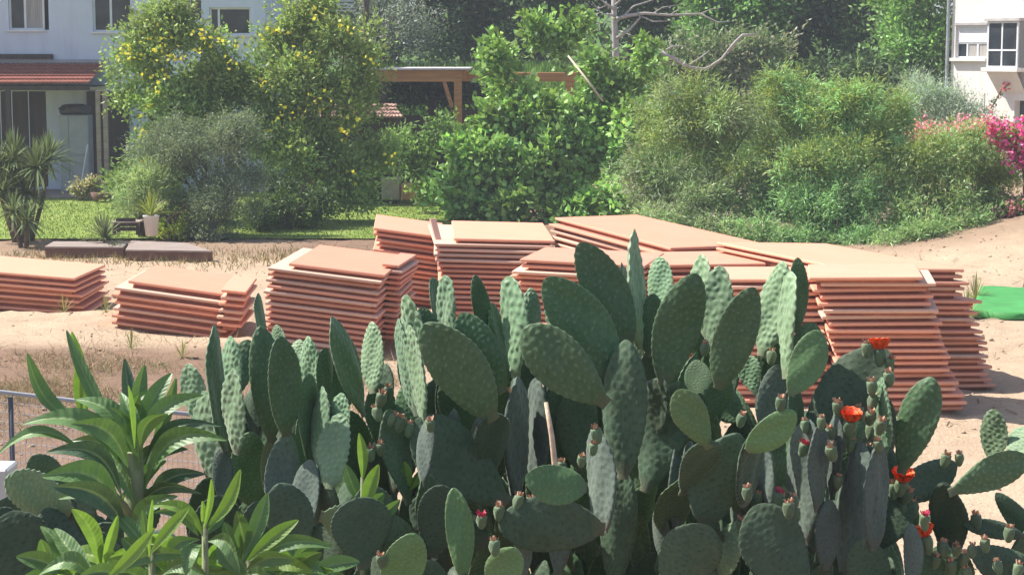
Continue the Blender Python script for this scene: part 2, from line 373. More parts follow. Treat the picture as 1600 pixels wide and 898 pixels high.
def stack(desc, fl, fr, bl, H, n, jit=0.03, drift=(0, 0), fan=0.0, toff=None, top_mat=None, yawj=0.9, D=None):
    """fl, fr, bl: pixels of the front left, front right and back left corners of the top board at height H"""
    a, u, v, w, L, D, z0 = STK[desc]
    pitch = (H - z0) / n; th = min(0.040, pitch * 0.52)
    Mw = Matrix((u, v, w)).transposed().to_4x4()
    variants = []
    for k in range(3):
        LL, DD = L * rnd.uniform(0.985, 1.01), D * rnd.uniform(0.99, 1.01)
        variants.append((board_mesh(LL, DD, th, PANEL if k < 2 else PANEL_PALE), frame_mesh(LL, DD, pitch - th - 0.001)))
    for i in range(n):                     # i = 0 at the bottom
        fromtop = n - 1 - i; q = fromtop / max(1, n - 1)
        o = empty('shuttering_panel', (0, 0, 0))
        off = u * (rnd.gauss(0, jit) + drift[0] * q) + v * (rnd.gauss(0, jit * 0.8) + drift[1] * q)
        p = a + off - w * (fromtop + 1) * pitch
        if toff and fromtop == 0: p = p + u * toff[0] + v * toff[1]
        o.matrix_world = Matrix.Translation(p) @ Mw @ Matrix.Rotation(R(rnd.gauss(0, yawj)) + R(fan) * q, 4, 'Z') @ Matrix.Rotation(rnd.gauss(0, .0015), 4, 'Y')
        bmsh, fmsh = variants[rnd.randrange(3) if fromtop else 0]
        if fromtop == 0 and top_mat: bmsh = bmsh.copy(); bmsh.materials[0] = top_mat
        if fromtop == 1 and toff: bmsh = variants[2][0]
        fo = link('frame', fmsh, o); bo = link('board', bmsh, o); bo.location = (0, 0, pitch - th)
        if fromtop == 0 and toff: bo.scale = fo.scale = (.86, .95, 1)
        pos = 'topmost board' if fromtop == 0 else ('lowest board' if i == 0 else ORD[fromtop] + ' board from the top')
        tag(o, 'orange ' + pos + ' of ' + desc, 'board', 'orange boards lying in stacks on the sand')
for a_, k_ in SPECS: stack(*a_, **k_)
# pale plank leaning on the corner of the rear stack
a = P(676, 342, 27.85); b = P(717, 497, 27.2); ax = (a - b); Lp = ax.length; ax.normalize()
M = Matrix.Translation(b) @ ax.to_track_quat('Z', 'Y').to_matrix().to_4x4()
pl = MB().box(-0.05, 0.05, -0.015, 0.015, 0, Lp, M, b=0.004).build('plank', PANEL_PALE)
tag(pl, 'narrow pale plank leaning against the left corner of a rear board stack', 'plank')
for (x, y, x2, y2, Y) in ((1296, 470, 1302, 477, 20.2),):
    pass

# ---------------------------------------------------------------- buildings
PLASTER = None
def plaster(name, c, streak=(0.45, 0.43, 0.42), amt=0.5):
    t = NT(name); v = t.coord('Object'); vs = t.coord('Object', (3.0, 3.0, 0.35))
    s = t.ramp(t.noise(1.3, 6, 0.65, vs), [(0.45, (0, 0, 0)), (0.85, (1, 1, 1))])
    base = t.ramp(t.noise(0.8, 6, 0.6, v), [(0.3, tuple(x * 0.9 for x in c)), (0.7, c)])
    col = t.mix(t.mix(amt, (0, 0, 0), s), base, streak)
    t.bump(t.noise(30, 5, 0.6, v), 0.2, 0.01)
    return t.fin(col, 0.85, 0.2)
WALL_BLUE = plaster('pale_blue_plaster', (0.64, 0.71, 0.82), (0.42, 0.47, 0.55), 0.5)
WALL_WHITE = plaster('weathered_white_plaster', (0.80, 0.76, 0.71), (0.5, 0.45, 0.43), 0.5)
WFRAME = simple('white_window_frame', (0.72, 0.73, 0.75), 0.45, 0.08, 3)
DARKWOOD = simple('dark_wood', (0.06, 0.045, 0.042), 0.7, 0.4, 5, 0.2, stretch=(1, 1, 0.1))
PERGWOOD = simple('pergola_wood', (0.46, 0.22, 0.09), 0.65, 0.3, 3, 0.2, stretch=(0.3, 4, 4))
GREYWOOD = simple('weathered_deck', (0.30, 0.24, 0.21), 0.85, 0.3, 4, 0.3, stretch=(0.4, 4, 4))
DECKSIDE = simple('deck_side', (0.16, 0.085, 0.065), 0.85, 0.3, 4, 0.3)
TILE = simple('roof_tile', (0.25, 0.085, 0.06), 0.8, 0.3, 7, 0.3)
METALG = simple('grey_metal', (0.34, 0.36, 0.39), 0.4, 0.15, 2)
ROOFFELT = simple('roof_felt', (0.45, 0.43, 0.42), 0.9, 0.25, 3, 0.2)
def glass_mat():
    t = NT('window_glass'); v = t.coord('Object')
    t.fin(t.ramp(t.noise(1.5, 3, 0.5, v), [(0.4, (0.02, 0.024, 0.03)), (0.7, (0.06, 0.065, 0.075))]), 0.08, 0.6); return t.m
GLASS = glass_mat()
CURTAIN = simple('curtain', (0.36, 0.34, 0.32), 0.9, 0.25, 6, stretch=(6, 6, 0.3))
def wall_panel(name, M, x0, x1, z0, z1, holes, th, m, parent):
    """wall in local x-z, front face at y=0, thickness towards +y, real openings"""
    X = sorted({x0, x1, *[h[0] for h in holes], *[h[2] for h in holes]}); X = [q for q in X if x0 <= q <= x1]
    Z = sorted({z0, z1, *[h[1] for h in holes], *[h[3] for h in holes]}); Z = [q for q in Z if z0 <= q <= z1]
    def solid(i, j):
        if i < 0 or j < 0 or i >= len(X) - 1 or j >= len(Z) - 1: return False
        cx, cz = (X[i] + X[i+1]) / 2, (Z[j] + Z[j+1]) / 2
        return not any(h[0] < cx < h[2] and h[1] < cz < h[3] for h in holes)
    b = MB()
    for i in range(len(X) - 1):
        for j in range(len(Z) - 1):
            if not solid(i, j): continue
            a0, a1, c0, c1 = X[i], X[i+1], Z[j], Z[j+1]
            b.poly([M @ Vector(p) for p in ((a0,0,c0),(a1,0,c0),(a1,0,c1),(a0,0,c1))])
            b.poly([M @ Vector(p) for p in ((a0,th,c0),(a0,th,c1),(a1,th,c1),(a1,th,c0))])
            if not solid(i-1, j): b.poly([M @ Vector(p) for p in ((a0,0,c0),(a0,0,c1),(a0,th,c1),(a0,th,c0))])
            if not solid(i+1, j): b.poly([M @ Vector(p) for p in ((a1,0,c0),(a1,th,c0),(a1,th,c1),(a1,0,c1))])
            if not solid(i, j-1): b.poly([M @ Vector(p) for p in ((a0,0,c0),(a0,th,c0),(a1,th,c0),(a1,0,c0))])
            if not solid(i, j+1): b.poly([M @ Vector(p) for p in ((a0,0,c1),(a1,0,c1),(a1,th,c1),(a0,th,c1))])
    me = bpy.data.meshes.new(name); me.from_pydata(b.v, [], b.f); me.update()
    return link(name, me, parent, m)
def window(M, h, parent, muntins=(0.5,), rails=(), dep=0.10, fw=0.05, sill=True, curtain=(), sillmat=None):
    x0, z0, x1, z1 = h; f = MB(); y0, y1 = dep, dep + 0.06
    f.box(x0, x1, y0, y1, z0, z0 + fw, M); f.box(x0, x1, y0, y1, z1 - fw, z1, M)
    f.box(x0, x0 + fw, y0, y1, z0 + fw, z1 - fw, M); f.box(x1 - fw, x1, y0, y1, z0 + fw, z1 - fw, M)
    win = f.build('window', WFRAME, parent)
    ed = [x0 + fw] + [x0 + (x1 - x0) * t for t in muntins] + [x1 - fw]
    for t in ed[1:-1]: MB().box(t - fw * .6, t + fw * .6, y0 + .003, y1 - .004, z0 + fw, z1 - fw, M).build('frame', WFRAME, win)
    zr = [z0 + fw] + [z0 + (z1 - z0) * t for t in rails] + [z1 - fw]
    for t in zr[1:-1]: MB().box(x0 + fw, x1 - fw, y0 - .003, y1 - .008, t - fw * .55, t + fw * .55, M).build('frame', WFRAME, win)
    for i in range(len(ed) - 1):
        for j in range(len(zr) - 1):
            MB().box(ed[i], ed[i+1], y0 + .025, y0 + .032, zr[j], zr[j+1], M).build('pane', CURTAIN if (i, j) in curtain else GLASS, win)
    if sill: MB().box(x0 - .06, x1 + .06, -.06, dep, z0 - .05, z0 - .002, M, b=.004).build('sill', sillmat or WFRAME, win)
    MB().box(x0 - .02, x1 + .02, 0.9, 0.92, z0 - .1, z1 + .1, M).build('blind', DARKWOOD, win)
    return win
HY = 52.0
def X_(px, Y=HY): return P(px, 300, Y).x
def Z_(py, Y=HY): return P(800, py, Y).z
def rc(a, b, c, d, Y=HY): return (X_(a, Y), Z_(d, Y), X_(c, Y), Z_(b, Y))
hs = empty('house', (X_(200), HY, hz(X_(200), HY)))
tag(hs, 'two storey pale blue house with a terracotta tiled porch roof at upper left', 'house')
hs_inv = Matrix.Translation(hs.location).inverted()
def HM(Y=HY): return hs_inv @ Matrix.Translation((0, Y, 0))
M0 = HM()
w1, w2, w3, w4 = rc(22, -30, 84, 47), rc(152, -30, 212, 50), rc(300, -30, 322, 34), rc(332, 12, 396, 55)
xl, xr = X_(-260), X_(418); zt = Z_(-120)
wall_panel('upper_wall', M0, xl, xr, Z_(100), zt, [w1, w2, w3, w4], 0.3, WALL_BLUE, hs)
w1b = (w1[0], w1[1], w1[2] - 0.14, w1[3])
window(M0, w1b, hs, (0.45,), curtain=((1, 0),)); window(M0, w2, hs, (0.45,)); window(M0, w3, hs, (), (0.55,)); window(M0, w4, hs, (0.22,))
# side and back walls, roof
gz = hz(-14, 52) - .2
MB().box(xr - .3, xr - .002, HY + .302, HY + 8, gz, zt, hs_inv).build('side_wall', WALL_BLUE, hs)
MB().box(xl, xr - .3, HY + 7.7, HY + 7.998, gz, zt, hs_inv).build('back_wall', WALL_BLUE, hs)
MB().box(xl - .4, xr + .55, HY - .5, HY + 8.4, zt + .002, zt + .25, hs_inv).build('roof', TILE, hs)
# lower wall behind the porch
door1 = rc(-30, 143, 76, 292); door2 = rc(150, 146, 178, 292)
wall_panel('lower_wall', M0, xl, xr, gz, Z_(100) - .002, [door1], 0.3, WALL_BLUE, hs)
for a, b in ((-30, 2), (4, 20), (22, 46), (48, 74)):
    MB().box(X_(a), X_(b), .1, .15, door1[1], door1[3], M0, b=.01).build('door_leaf', DARKWOOD, hs)
MB().box(X_(140), X_(205), -.07, -.003, door1[1] - .1, Z_(143), M0).build('door_leaf', DARKWOOD, hs)
# porch roof: rows of tiles on battens
yb, yf = HY - .02, HY - 2.3
z1_, z0_ = P(800, 100, yb).z, P(800, 131, yf).z
rows = 6; xa, xb = X_(-200), X_(172)
for r_ in range(rows):
    t0, t1 = r_ / rows, (r_ + 1.12) / rows
    b = MB(); nx_ = 2 * 58
    lift = 0.045
    top = []; low = []
    for i in range(nx_ + 1):
        x = xa + (xb - xa) * i / nx_; cz = 0.028 * abs(math.sin(math.pi * i / 2 + 0.4))
        ya, za = yb + (yf - yb) * t0, z1_ + (z0_ - z1_) * t0; yc, zc = yb + (yf - yb) * t1, z1_ + (z0_ - z1_) * t1 + lift
        top.append((x, ya, za + cz)); low.append((x, yc, zc + cz))
    for i in range(nx_):
        q = [top[i], top[i+1], low[i+1], low[i]]
        b.poly([hs_inv @ Vector(p) for p in q]); d = Vector((0, 0, -.05))
        b.poly([hs_inv @ (Vector(low[i])), hs_inv @ Vector(low[i+1]), hs_inv @ (Vector(low[i+1]) + d), hs_inv @ (Vector(low[i]) + d)])
    b.build('tile_row', TILE, hs)
MB().box(xa, xb, yf + .02, yf + .16, z0_ - .17, z0_ - .05, hs_inv, b=.008).build('beam', DARKWOOD, hs)
MB().box(xa, xb, yf + .2, yb - .01, z0_ - .10, z0_ - .07, hs_inv).build('porch_ceiling', DARKWOOD, hs)
MB().box(xa, xb + .1, yb - .02, yb + .0, z1_ + .04, z1_ + .12, hs_inv).build('flashing', METALG, hs)
MB().box(xa, X_(90), yb - .1, yb - .03, z1_ + .13, z1_ + .26, hs_inv).build('cable_box', DARKWOOD, hs)
for px_ in (15, 155, 166):
    MB().box(P(px_ - 4, 200, yf + .1).x, P(px_ + 3, 200, yf + .1).x, yf + .03, yf + .15, hz(-14, 50) - .05, z0_ - .17, hs_inv, b=.006).build('post', GREYWOOD if px_ != 15 else DARKWOOD, hs)
MB().box(xa, X_(230), yf - .2, HY - .001, gz, gz + .30, hs_inv).build('porch_floor', GREYWOOD, hs)
zf = gz + .302
# grey cabinet on the porch with bags on top
cx0, cx1 = P(92, 200, 50.9).x, P(121, 200, 50.9).x
ct = empty('storage_cabinet', ((cx0 + cx1) / 2, 51.2, zf)); ci = Matrix.Translation(ct.location).inverted()
zc = P(100, 180, 50.9).z
MB().box(cx0, cx1 + .28, 50.95, 51.5, zf, zc, ci, b=.01).build('body', METALG, ct)
for (a, b_) in ((cx0 + .01, (cx0 + cx1) / 2 - .006), ((cx0 + cx1) / 2 + .006, cx1 + .26)):
    zm = zf + (zc - zf) * .48
    MB().box(a, b_, 50.93, 50.948, zf + .06, zm - .012, ci, b=.004).build('door', METALG, ct)
    MB().box(a, b_, 50.93, 50.948, zm + .012, zc - .03, ci, b=.004).build('door', METALG, ct)
tag(ct, 'tall grey two door cabinet standing on the shaded porch', 'cabinet')
def lump(name, c, r, m, label, cat, seed=0, nn=14, parent=None, rough=.18):
    g = np.random.default_rng(seed); V = []; 
    for i in range(nn + 1):
        th = math.pi * i / nn
        for j in range(nn * 2):
            ph = math.pi * j / nn; d = 1 + rough * math.sin(3 * ph + seed) * math.sin(2 * th + seed) + g.normal(0, rough * .25)
            V.append((r[0] * d * math.sin(th) * math.cos(ph), r[1] * d * math.sin(th) * math.sin(ph), r[2] * d * math.cos(th)))
    n2 = nn * 2; Fc = [[i * n2 + j, i * n2 + (j + 1) % n2, (i + 1) * n2 + (j + 1) % n2, (i + 1) * n2 + j] for i in range(nn) for j in range(n2)]
    me = np_mesh(name, V, Fc, smooth=True); o = link(name, me, parent, m); o.location = c
    if label: tag(o, label, cat)
    return o
BAG = simple('dark_bag', (0.07, 0.065, 0.075), 0.5, 0.4, 4, 0.3)
lump('bag', ((cx0 + cx1) / 2 + .12, 51.2, zc + .13), (.42, .26, .15), BAG, 'dark crumpled bag lying on top of the grey porch cabinet', 'bag', 3)
st = MB().tube([P(137, 226, 50.2), P(127, 286, 50.0)], .018).build('broom_handle', WFRAME); tag(st, 'thin white stick leaning by the dark porch doorway', 'stick')

# pergola of orange brown timber
PY = 50.0
pg = empty('pergola', (X_(715, PY), PY, hz(-1.4, PY))); pi_ = Matrix.Translation(pg.location).inverted()
tag(pg, 'orange brown timber pergola with grey felt roof between the yellow flowering tree and mulberry', 'pergola')
zt_ = P(700, 110, PY).z; zb_ = P(700, 128, PY).z
MB().box(X_(560, PY), X_(722, PY), PY, PY + .14, zb_, zt_, pi_, b=.01).build('beam', PERGWOOD, pg)
MB().box(X_(716, PY) + .07, X_(716, PY) + .2, PY + .142, PY + 4.2, zb_ + .01, zt_ - .01, pi_, b=.01).build('beam', PERGWOOD, pg)
MB().box(X_(808, PY), X_(900, PY + 1), PY + .5, PY + .64, zb_, zt_ - .06, pi_, b=.01).build('beam', PERGWOOD, pg)
MB().box(X_(722, PY) + .1, X_(808, PY) - .002, PY + .5, PY + .64, zb_, zt_ - .06, pi_, b=.01).build('beam', PERGWOOD, pg)
MB().box(X_(560, PY), X_(716, PY) + .3, PY - .12, PY + 4.4, zt_ + .002, zt_ + .05, pi_).build('roof', ROOFFELT, pg)
for px_, yy, m_ in ((716, PY, PERGWOOD), (676, PY + 3.9, DARKWOOD), (600, PY + .0, DARKWOOD), (890, PY + .5, PERGWOOD)):
    MB().box(X_(px_ - 6, yy), X_(px_ + 6, yy), yy + .005, yy + .135, hz(-1.4, yy) - .1, zb_ - .002, pi_, b=.008).build('post', m_, pg)
br = MB(); x0 = X_(708, PY); pts = [(x0 - .22, zb_ - .003), (x0 - .1, zb_ - .3), (x0 - .002, zb_ - .62)]
br.box(-.05, .05, .02, .12, 0, .68, pi_ @ Matrix.Translation((x0 - .02, PY, zb_ - .66)) @ Matrix.Rotation(R(-17), 4, 'Y')).build('brace', PERGWOOD, pg)
for k in range(7):
    yk = PY + .5 + k * .52
    MB().box(X_(560, PY), X_(716, PY), yk, yk + .07, zb_ + .02, zt_ - .004, pi_).build('rafter', PERGWOOD, pg)
# small outbuilding with a terracotta roof
sh = empty('garden_shed', (X_(590, 48.2), 48.2, hz(-3, 48))); si = Matrix.Translation(sh.location).inverted()
tag(sh, 'dark low shed with a worn terracotta roof under the pergola', 'shed')
xa, xb = X_(480, 48), X_(622, 48); za, zb2 = P(600, 183, 48).z, P(600, 163, 49).z
MB().box(xa, xb, 47.6, 49.3, hz(-3, 48) - .1, za - .02, si).build('wall', DARKWOOD, sh)
b = MB(); nx_ = 60
for r_ in range(4):
    t0, t1 = r_ / 4, (r_ + 1.1) / 4
    for i in range(nx_):
        u0, u1 = i / nx_, (i + 1) / nx_
        def q(u, t, l): return si @ Vector((xa - .1 + (xb - xa + .3) * u - (.35 * (1 - t) * (u > .9)), 48.9 - 1.6 * t, zb2 + (za - zb2) * t + l + .03 * abs(math.sin(u * nx_ * 1.57))))
        b.poly([q(u0, t0, 0), q(u1, t0, 0), q(u1, t1, .04), q(u0, t1, .04)]); b.poly([q(u0, t1, .04), q(u1, t1, .04), q(u1, t1, 0), q(u0, t1, 0)])
b.build('roof', simple('worn_tile', (0.34, 0.21, 0.165), 0.85, 0.3, 5), sh)
# dark screen panel behind the mulberry
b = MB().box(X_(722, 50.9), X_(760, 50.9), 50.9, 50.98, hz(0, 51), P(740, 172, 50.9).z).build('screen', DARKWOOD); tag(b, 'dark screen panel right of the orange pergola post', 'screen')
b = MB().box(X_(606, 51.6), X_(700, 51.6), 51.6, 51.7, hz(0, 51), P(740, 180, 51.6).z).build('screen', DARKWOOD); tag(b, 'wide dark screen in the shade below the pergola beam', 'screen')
# dining bench / planter block at the lawn edge
POTC = simple('clay', (0.55, 0.27, 0.15), 0.8, 0.2, 4)
b = MB().box(X_(628, 47.5), X_(654, 47.5), 47.3, 47.8, P(640, 312, 47.5).z, P(640, 286, 47.5).z, b=.02).build('planter', POTC); tag(b, 'square terracotta planter at the far edge of the lawn', 'planter')
b = MB().box(X_(597, 47.7), X_(626, 47.7), 47.5, 47.9, P(640, 312, 47.7).z, P(640, 276, 47.7).z, b=.03).build('planter', simple('pale_stone', (.42, .38, .34), .9, .25, 5)); tag(b, 'pale stone planter beside the square terracotta one', 'planter')

# white block of flats at right
BO = P(1482, 250, 58.0); BO.z = 0; bd = Vector((0.60, -0.80, 0)).normalized(); bn = Vector((-0.80, -0.60, 0))
bl = empty('apartment_building', (BO.x, BO.y, 0)); bl.rotation_euler = (0, 0, math.atan2(bd.y, bd.x))
tag(bl, 'weathered white apartment building with a bay window at upper right', 'building')
def bpt(px, py):
    r = ray(px, py); t = (BO - CAM).dot(bn) / r.dot(bn); p = CAM + r * t - BO
    return p.dot(bd), p.z
def brect(a, b, c, d):
    p, q = bpt(a, d), bpt(c, b); r_, s_ = bpt(a, b), bpt(c, d)
    return (p[0], (p[1] + s_[1]) / 2, q[0], (q[1] + r_[1]) / 2)
I4 = Matrix.Identity(4)
wA = brect(1492, 40, 1543, 91); wB = brect(1556, 34, 1606, 106); wC = brect(1584, 158, 1640, 200)
uR = bpt(1760, 200)[0]; ztop = bpt(1489, -160)[1]
wall_panel('front_wall', I4, 0, uR, -.3, ztop, [wA, wB, wC], .3, WALL_WHITE, bl)
MB().box(-.001, .3, .301, 9, -.3, ztop, I4).build('side_wall', WALL_WHITE, bl)
MB().box(.302, uR, 8.7, 9, -.3, ztop, I4).build('back_wall', WALL_WHITE, bl)
MB().box(-.3, uR + .3, -.3, 9.3, ztop + .002, ztop + .3, I4).build('roof', ROOFFELT, bl)
zs = wA[1] + (wA[3] - wA[1]) * .48
window(I4, (wA[0], wA[1], wA[2], zs), bl, (.33, .66), (), .08, .045, sill=False, curtain=((1, 0), (2, 0)))
sx = MB().box(wA[0] - .1, wA[2] + .06, -.14, .08, wA[1] - .1, wA[1] - .003, I4, b=.01).build('sill', WALL_WHITE, bl)
shb = MB().box(wA[0] - .02, wA[2] + .02, -.05, -.003, wA[3] + .005, wA[3] + .08, I4).build('lintel', ROOFFELT, bl)
for k in range(9):
    h_ = (wA[3] - zs) / 9; MB().box(wA[0] + .002, wA[2] - .002, .06, .085, zs + k * h_, zs + (k + .9) * h_, I4, b=.004).build('shutter_slat', WFRAME, bl)
# bay window: box frame proud of the wall
def bay():
    x0, z0, x1, z1 = wB; o = empty('bay_window', (0, 0, 0)); o.parent = bl
    f = MB(); t = .05; y0 = -.42
    xm = x0 + (x1 - x0) * .46; zm = z0 + (z1 - z0) * .36
    for x in (x0, xm, x1 - t): f.box(x, x + t, y0, y0 + t, z0 + t, z1 - t)
    for z in (z0, zm, z1 - t): f.box(x0, x1, y0 - .004, y0 + t - .004 + .002, z, z + t)
    for z in (z0, z1 - t): f.box(x0, x0 + t, y0 + t + .001, -.002, z, z + t)
    f.build('frame', WFRAME, o)
    for (a, b_) in ((x0 + t, xm), (xm + t, x1 - t)):
        for (c_, d_) in ((z0 + t, zm), (zm + t, z1 - t)): MB().box(a, b_, y0 + .02, y0 + .026, c_, d_).build('pane', GLASS, o)
    MB().box(x0 + .02, x0 + .026, y0 + t, -.01, z0 + t, z1 - t).build('pane', GLASS, o)
    MB().box(x0 - .08, x1 + .1, y0 - .08, -.002, z1 + .003, z1 + .1, b=.01).build('hood', ROOFFELT, o)
    MB().box(x0 - .12, x1 + .1, y0 - .12, -.002, z0 - .12, z0 - .003, b=.01).build('ledge', WALL_WHITE, o)
    b = MB(); zz = z0 - .122; zl = zz - .62
    b.poly([(x0, y0, zz), (x1, y0, zz), (x1, -.002, zl), (x0 + .1, -.002, zl)]); b.poly([(x0, y0, zz), (x0 + .1, -.002, zl), (x0, -.002, zz)]); b.build('corbel', WALL_WHITE, o)
bay()
MB().tube([(-.09, -.08, 0), (-.09, -.08, ztop)], .05).build('drainpipe', METALG, bl)
MB().box(.9, 1.3, -.02, -.003, -.3, 2.6).build('patch', WALL_WHITE, bl)
MB().box(wC[0], wC[2], .25, .28, wC[1], wC[3]).build('pane', GLASS, bl)
# white pergola slats and pole in the top centre, far behind
b = MB()
for k in range(4): b.box(X_(520, 62), X_(556, 62), 62, 62.1, P(530, 3 + k * 5, 62).z, P(530, 1 + k * 5, 62).z)
sl_ = b.build('louvre', WFRAME); tag(sl_, 'white louvred slats of a far building glimpsed between trees at the top', 'louvre')
b = MB().tube([(X_(575, 60), 60, 2.5), (X_(575, 60), 60, 9)], .09).build('pole', BARK); tag(b, 'dark upright pole among the trees behind the yellow flowering tree', 'pole')
cy = MB().tube([P(992, 140, 54), P(993, 98, 54), P(996, 90, 54)], [.22, .21, .13], 14).build('stump', simple('dark_stump', (0.05, 0.05, 0.055), .6, .3, 5), smooth=True); tag(cy, 'dark round topped post standing behind the mulberry bush', 'post')

# deck platform, table, pots
dk = empty('garden_deck', (-7.5, 36.6, hz(-7.5, 36.6))); di = Matrix.Translation(dk.location).inverted(); dz = .21
tag(dk, 'low weathered wooden deck at the edge of the sand left of the grey shrub', 'deck')
def deck(p0, p1, p2, p3, kk):
    a, b_, c_, d_ = [G(*q, dz) for q in (p0, p1, p2, p3)]
    for k in range(kk):
        t0, t1 = k / kk, (k + .94) / kk
        q = [a.lerp(d_, t0), b_.lerp(c_, t0), b_.lerp(c_, t1), a.lerp(d_, t1)]
        v_ = [tuple(di @ p) for p in q] + [tuple(di @ (p - Vector((0, 0, .03)))) for p in q]
        me = bpy.data.meshes.new('plank'); me.from_pydata(v_, [], [(0,1,2,3),(7,6,5,4),(0,4,5,1),(1,5,6,2),(2,6,7,3),(3,7,4,0)]); link('plank', me, dk, GREYWOOD)
    b = MB(); D_ = Vector((0, .02, -.031))
    for p, q in ((a, b_), (b_, c_), (d_, a)):
        p_, q_ = p + D_, q + D_
        b.poly([di @ p_, di @ q_, di @ Vector((q_.x, q_.y, -.05)), di @ Vector((p_.x, p_.y, -.05))])
    b.build('fascia', DECKSIDE, dk)
deck((196, 390), (332, 392), (290, 379), (205, 376), 9)
deck((70, 385), (192, 386), (200, 378), (84, 377), 6)
tb = empty('low_table', P(200, 374, 37.9)); tb.location.z = dz; ti = Matrix.Translation(tb.location).inverted()
tag(tb, 'small dark wooden bench table on the deck beside the white pot', 'table')
a = P(177, 345, 37.9); b_ = P(221, 345, 37.9)
MB().box(a.x, b_.x, 37.7, 38.2, a.z - .03, a.z, ti, b=.005).build('top', GREYWOOD, tb)
for x in (a.x + .02, b_.x - .08):
    for y in (37.72, 38.12): MB().box(x, x + .06, y, y + .06, dz, a.z - .031, ti).build('leg', DARKWOOD, tb)
for k in range(3):
    zz = dz + .08 + k * .09; MB().box(a.x + .085, b_.x - .085, 37.73, 37.75, zz, zz + .075, ti).build('slat', DARKWOOD, tb)
def lathe(name, prof, m, parent=None, n=28, loc=None, smooth=True):
    V = []; Fc = []
    for r_, z in prof:
        for k in range(n): V.append((r_ * math.cos(6.2832 * k / n), r_ * math.sin(6.2832 * k / n), z))
    for i in range(len(prof) - 1):
        for k in range(n): Fc.append([i * n + k, i * n + (k + 1) % n, (i + 1) * n + (k + 1) % n, (i + 1) * n + k])
    o = link(name, np_mesh(name, V, Fc, smooth=smooth), parent, m)
    if loc is not None: o.location = loc
    return o
WHITEPOT = simple('white_pot', (0.78, 0.74, 0.71), 0.5, 0.06, 3)
potx = P(237, 376, 37.6)
pp = empty('potted_plant', (potx.x, 37.6, dz)); tag(pp, 'tall white pot with an arching narrow leaved plant on the deck', 'potted plant')
lathe('pot', [(.001, .0), (.115, 0), (.155, .37), (.165, .375), (.165, .40), (.145, .40), (.14, .34), (.001, .34)], WHITEPOT, pp)
# green sheet on the sand at right
a, b_, c_, d_ = G(1518, 486, .1), G(1860, 500, .1), G(1850, 456, .1), G(1532, 447, .1)
V = []; nu, nv = 40, 20
for j in range(nv + 1):
    for i in range(nu + 1):
        p = a.lerp(b_, i / nu).lerp(d_.lerp(c_, i / nu), j / nv)
        V.append((p.x, p.y + .04 * math.sin(i * .7), hz(p.x, p.y) + .10 + .006 * math.sin(i * .5 + j * .3) * math.sin(j * .4)))
I = (np.arange(nv)[:, None] * (nu + 1) + np.arange(nu)[None, :]).ravel()
V2 = V + [(p[0], p[1], p[2] - .09) for p in V]; n1 = len(V)
Fc = np.stack([I, I + 1, I + nu + 2, I + nu + 1], 1).tolist()
for i in range(nu): Fc.append([i, i + n1, i + 1 + n1, i + 1]); 
for j in range(nv): q = j * (nu + 1); Fc.append([q, q + nu + 1, q + nu + 1 + n1, q + n1])
tg = link('green_tarp', np_mesh('green_tarp', V2, Fc, smooth=True), None, simple('green_tarp', (0.06, 0.28, 0.07), 0.6, 0.18, 3, 0.1))
tag(tg, 'bright green plastic sheet spread on the sand at the right edge', 'tarp')

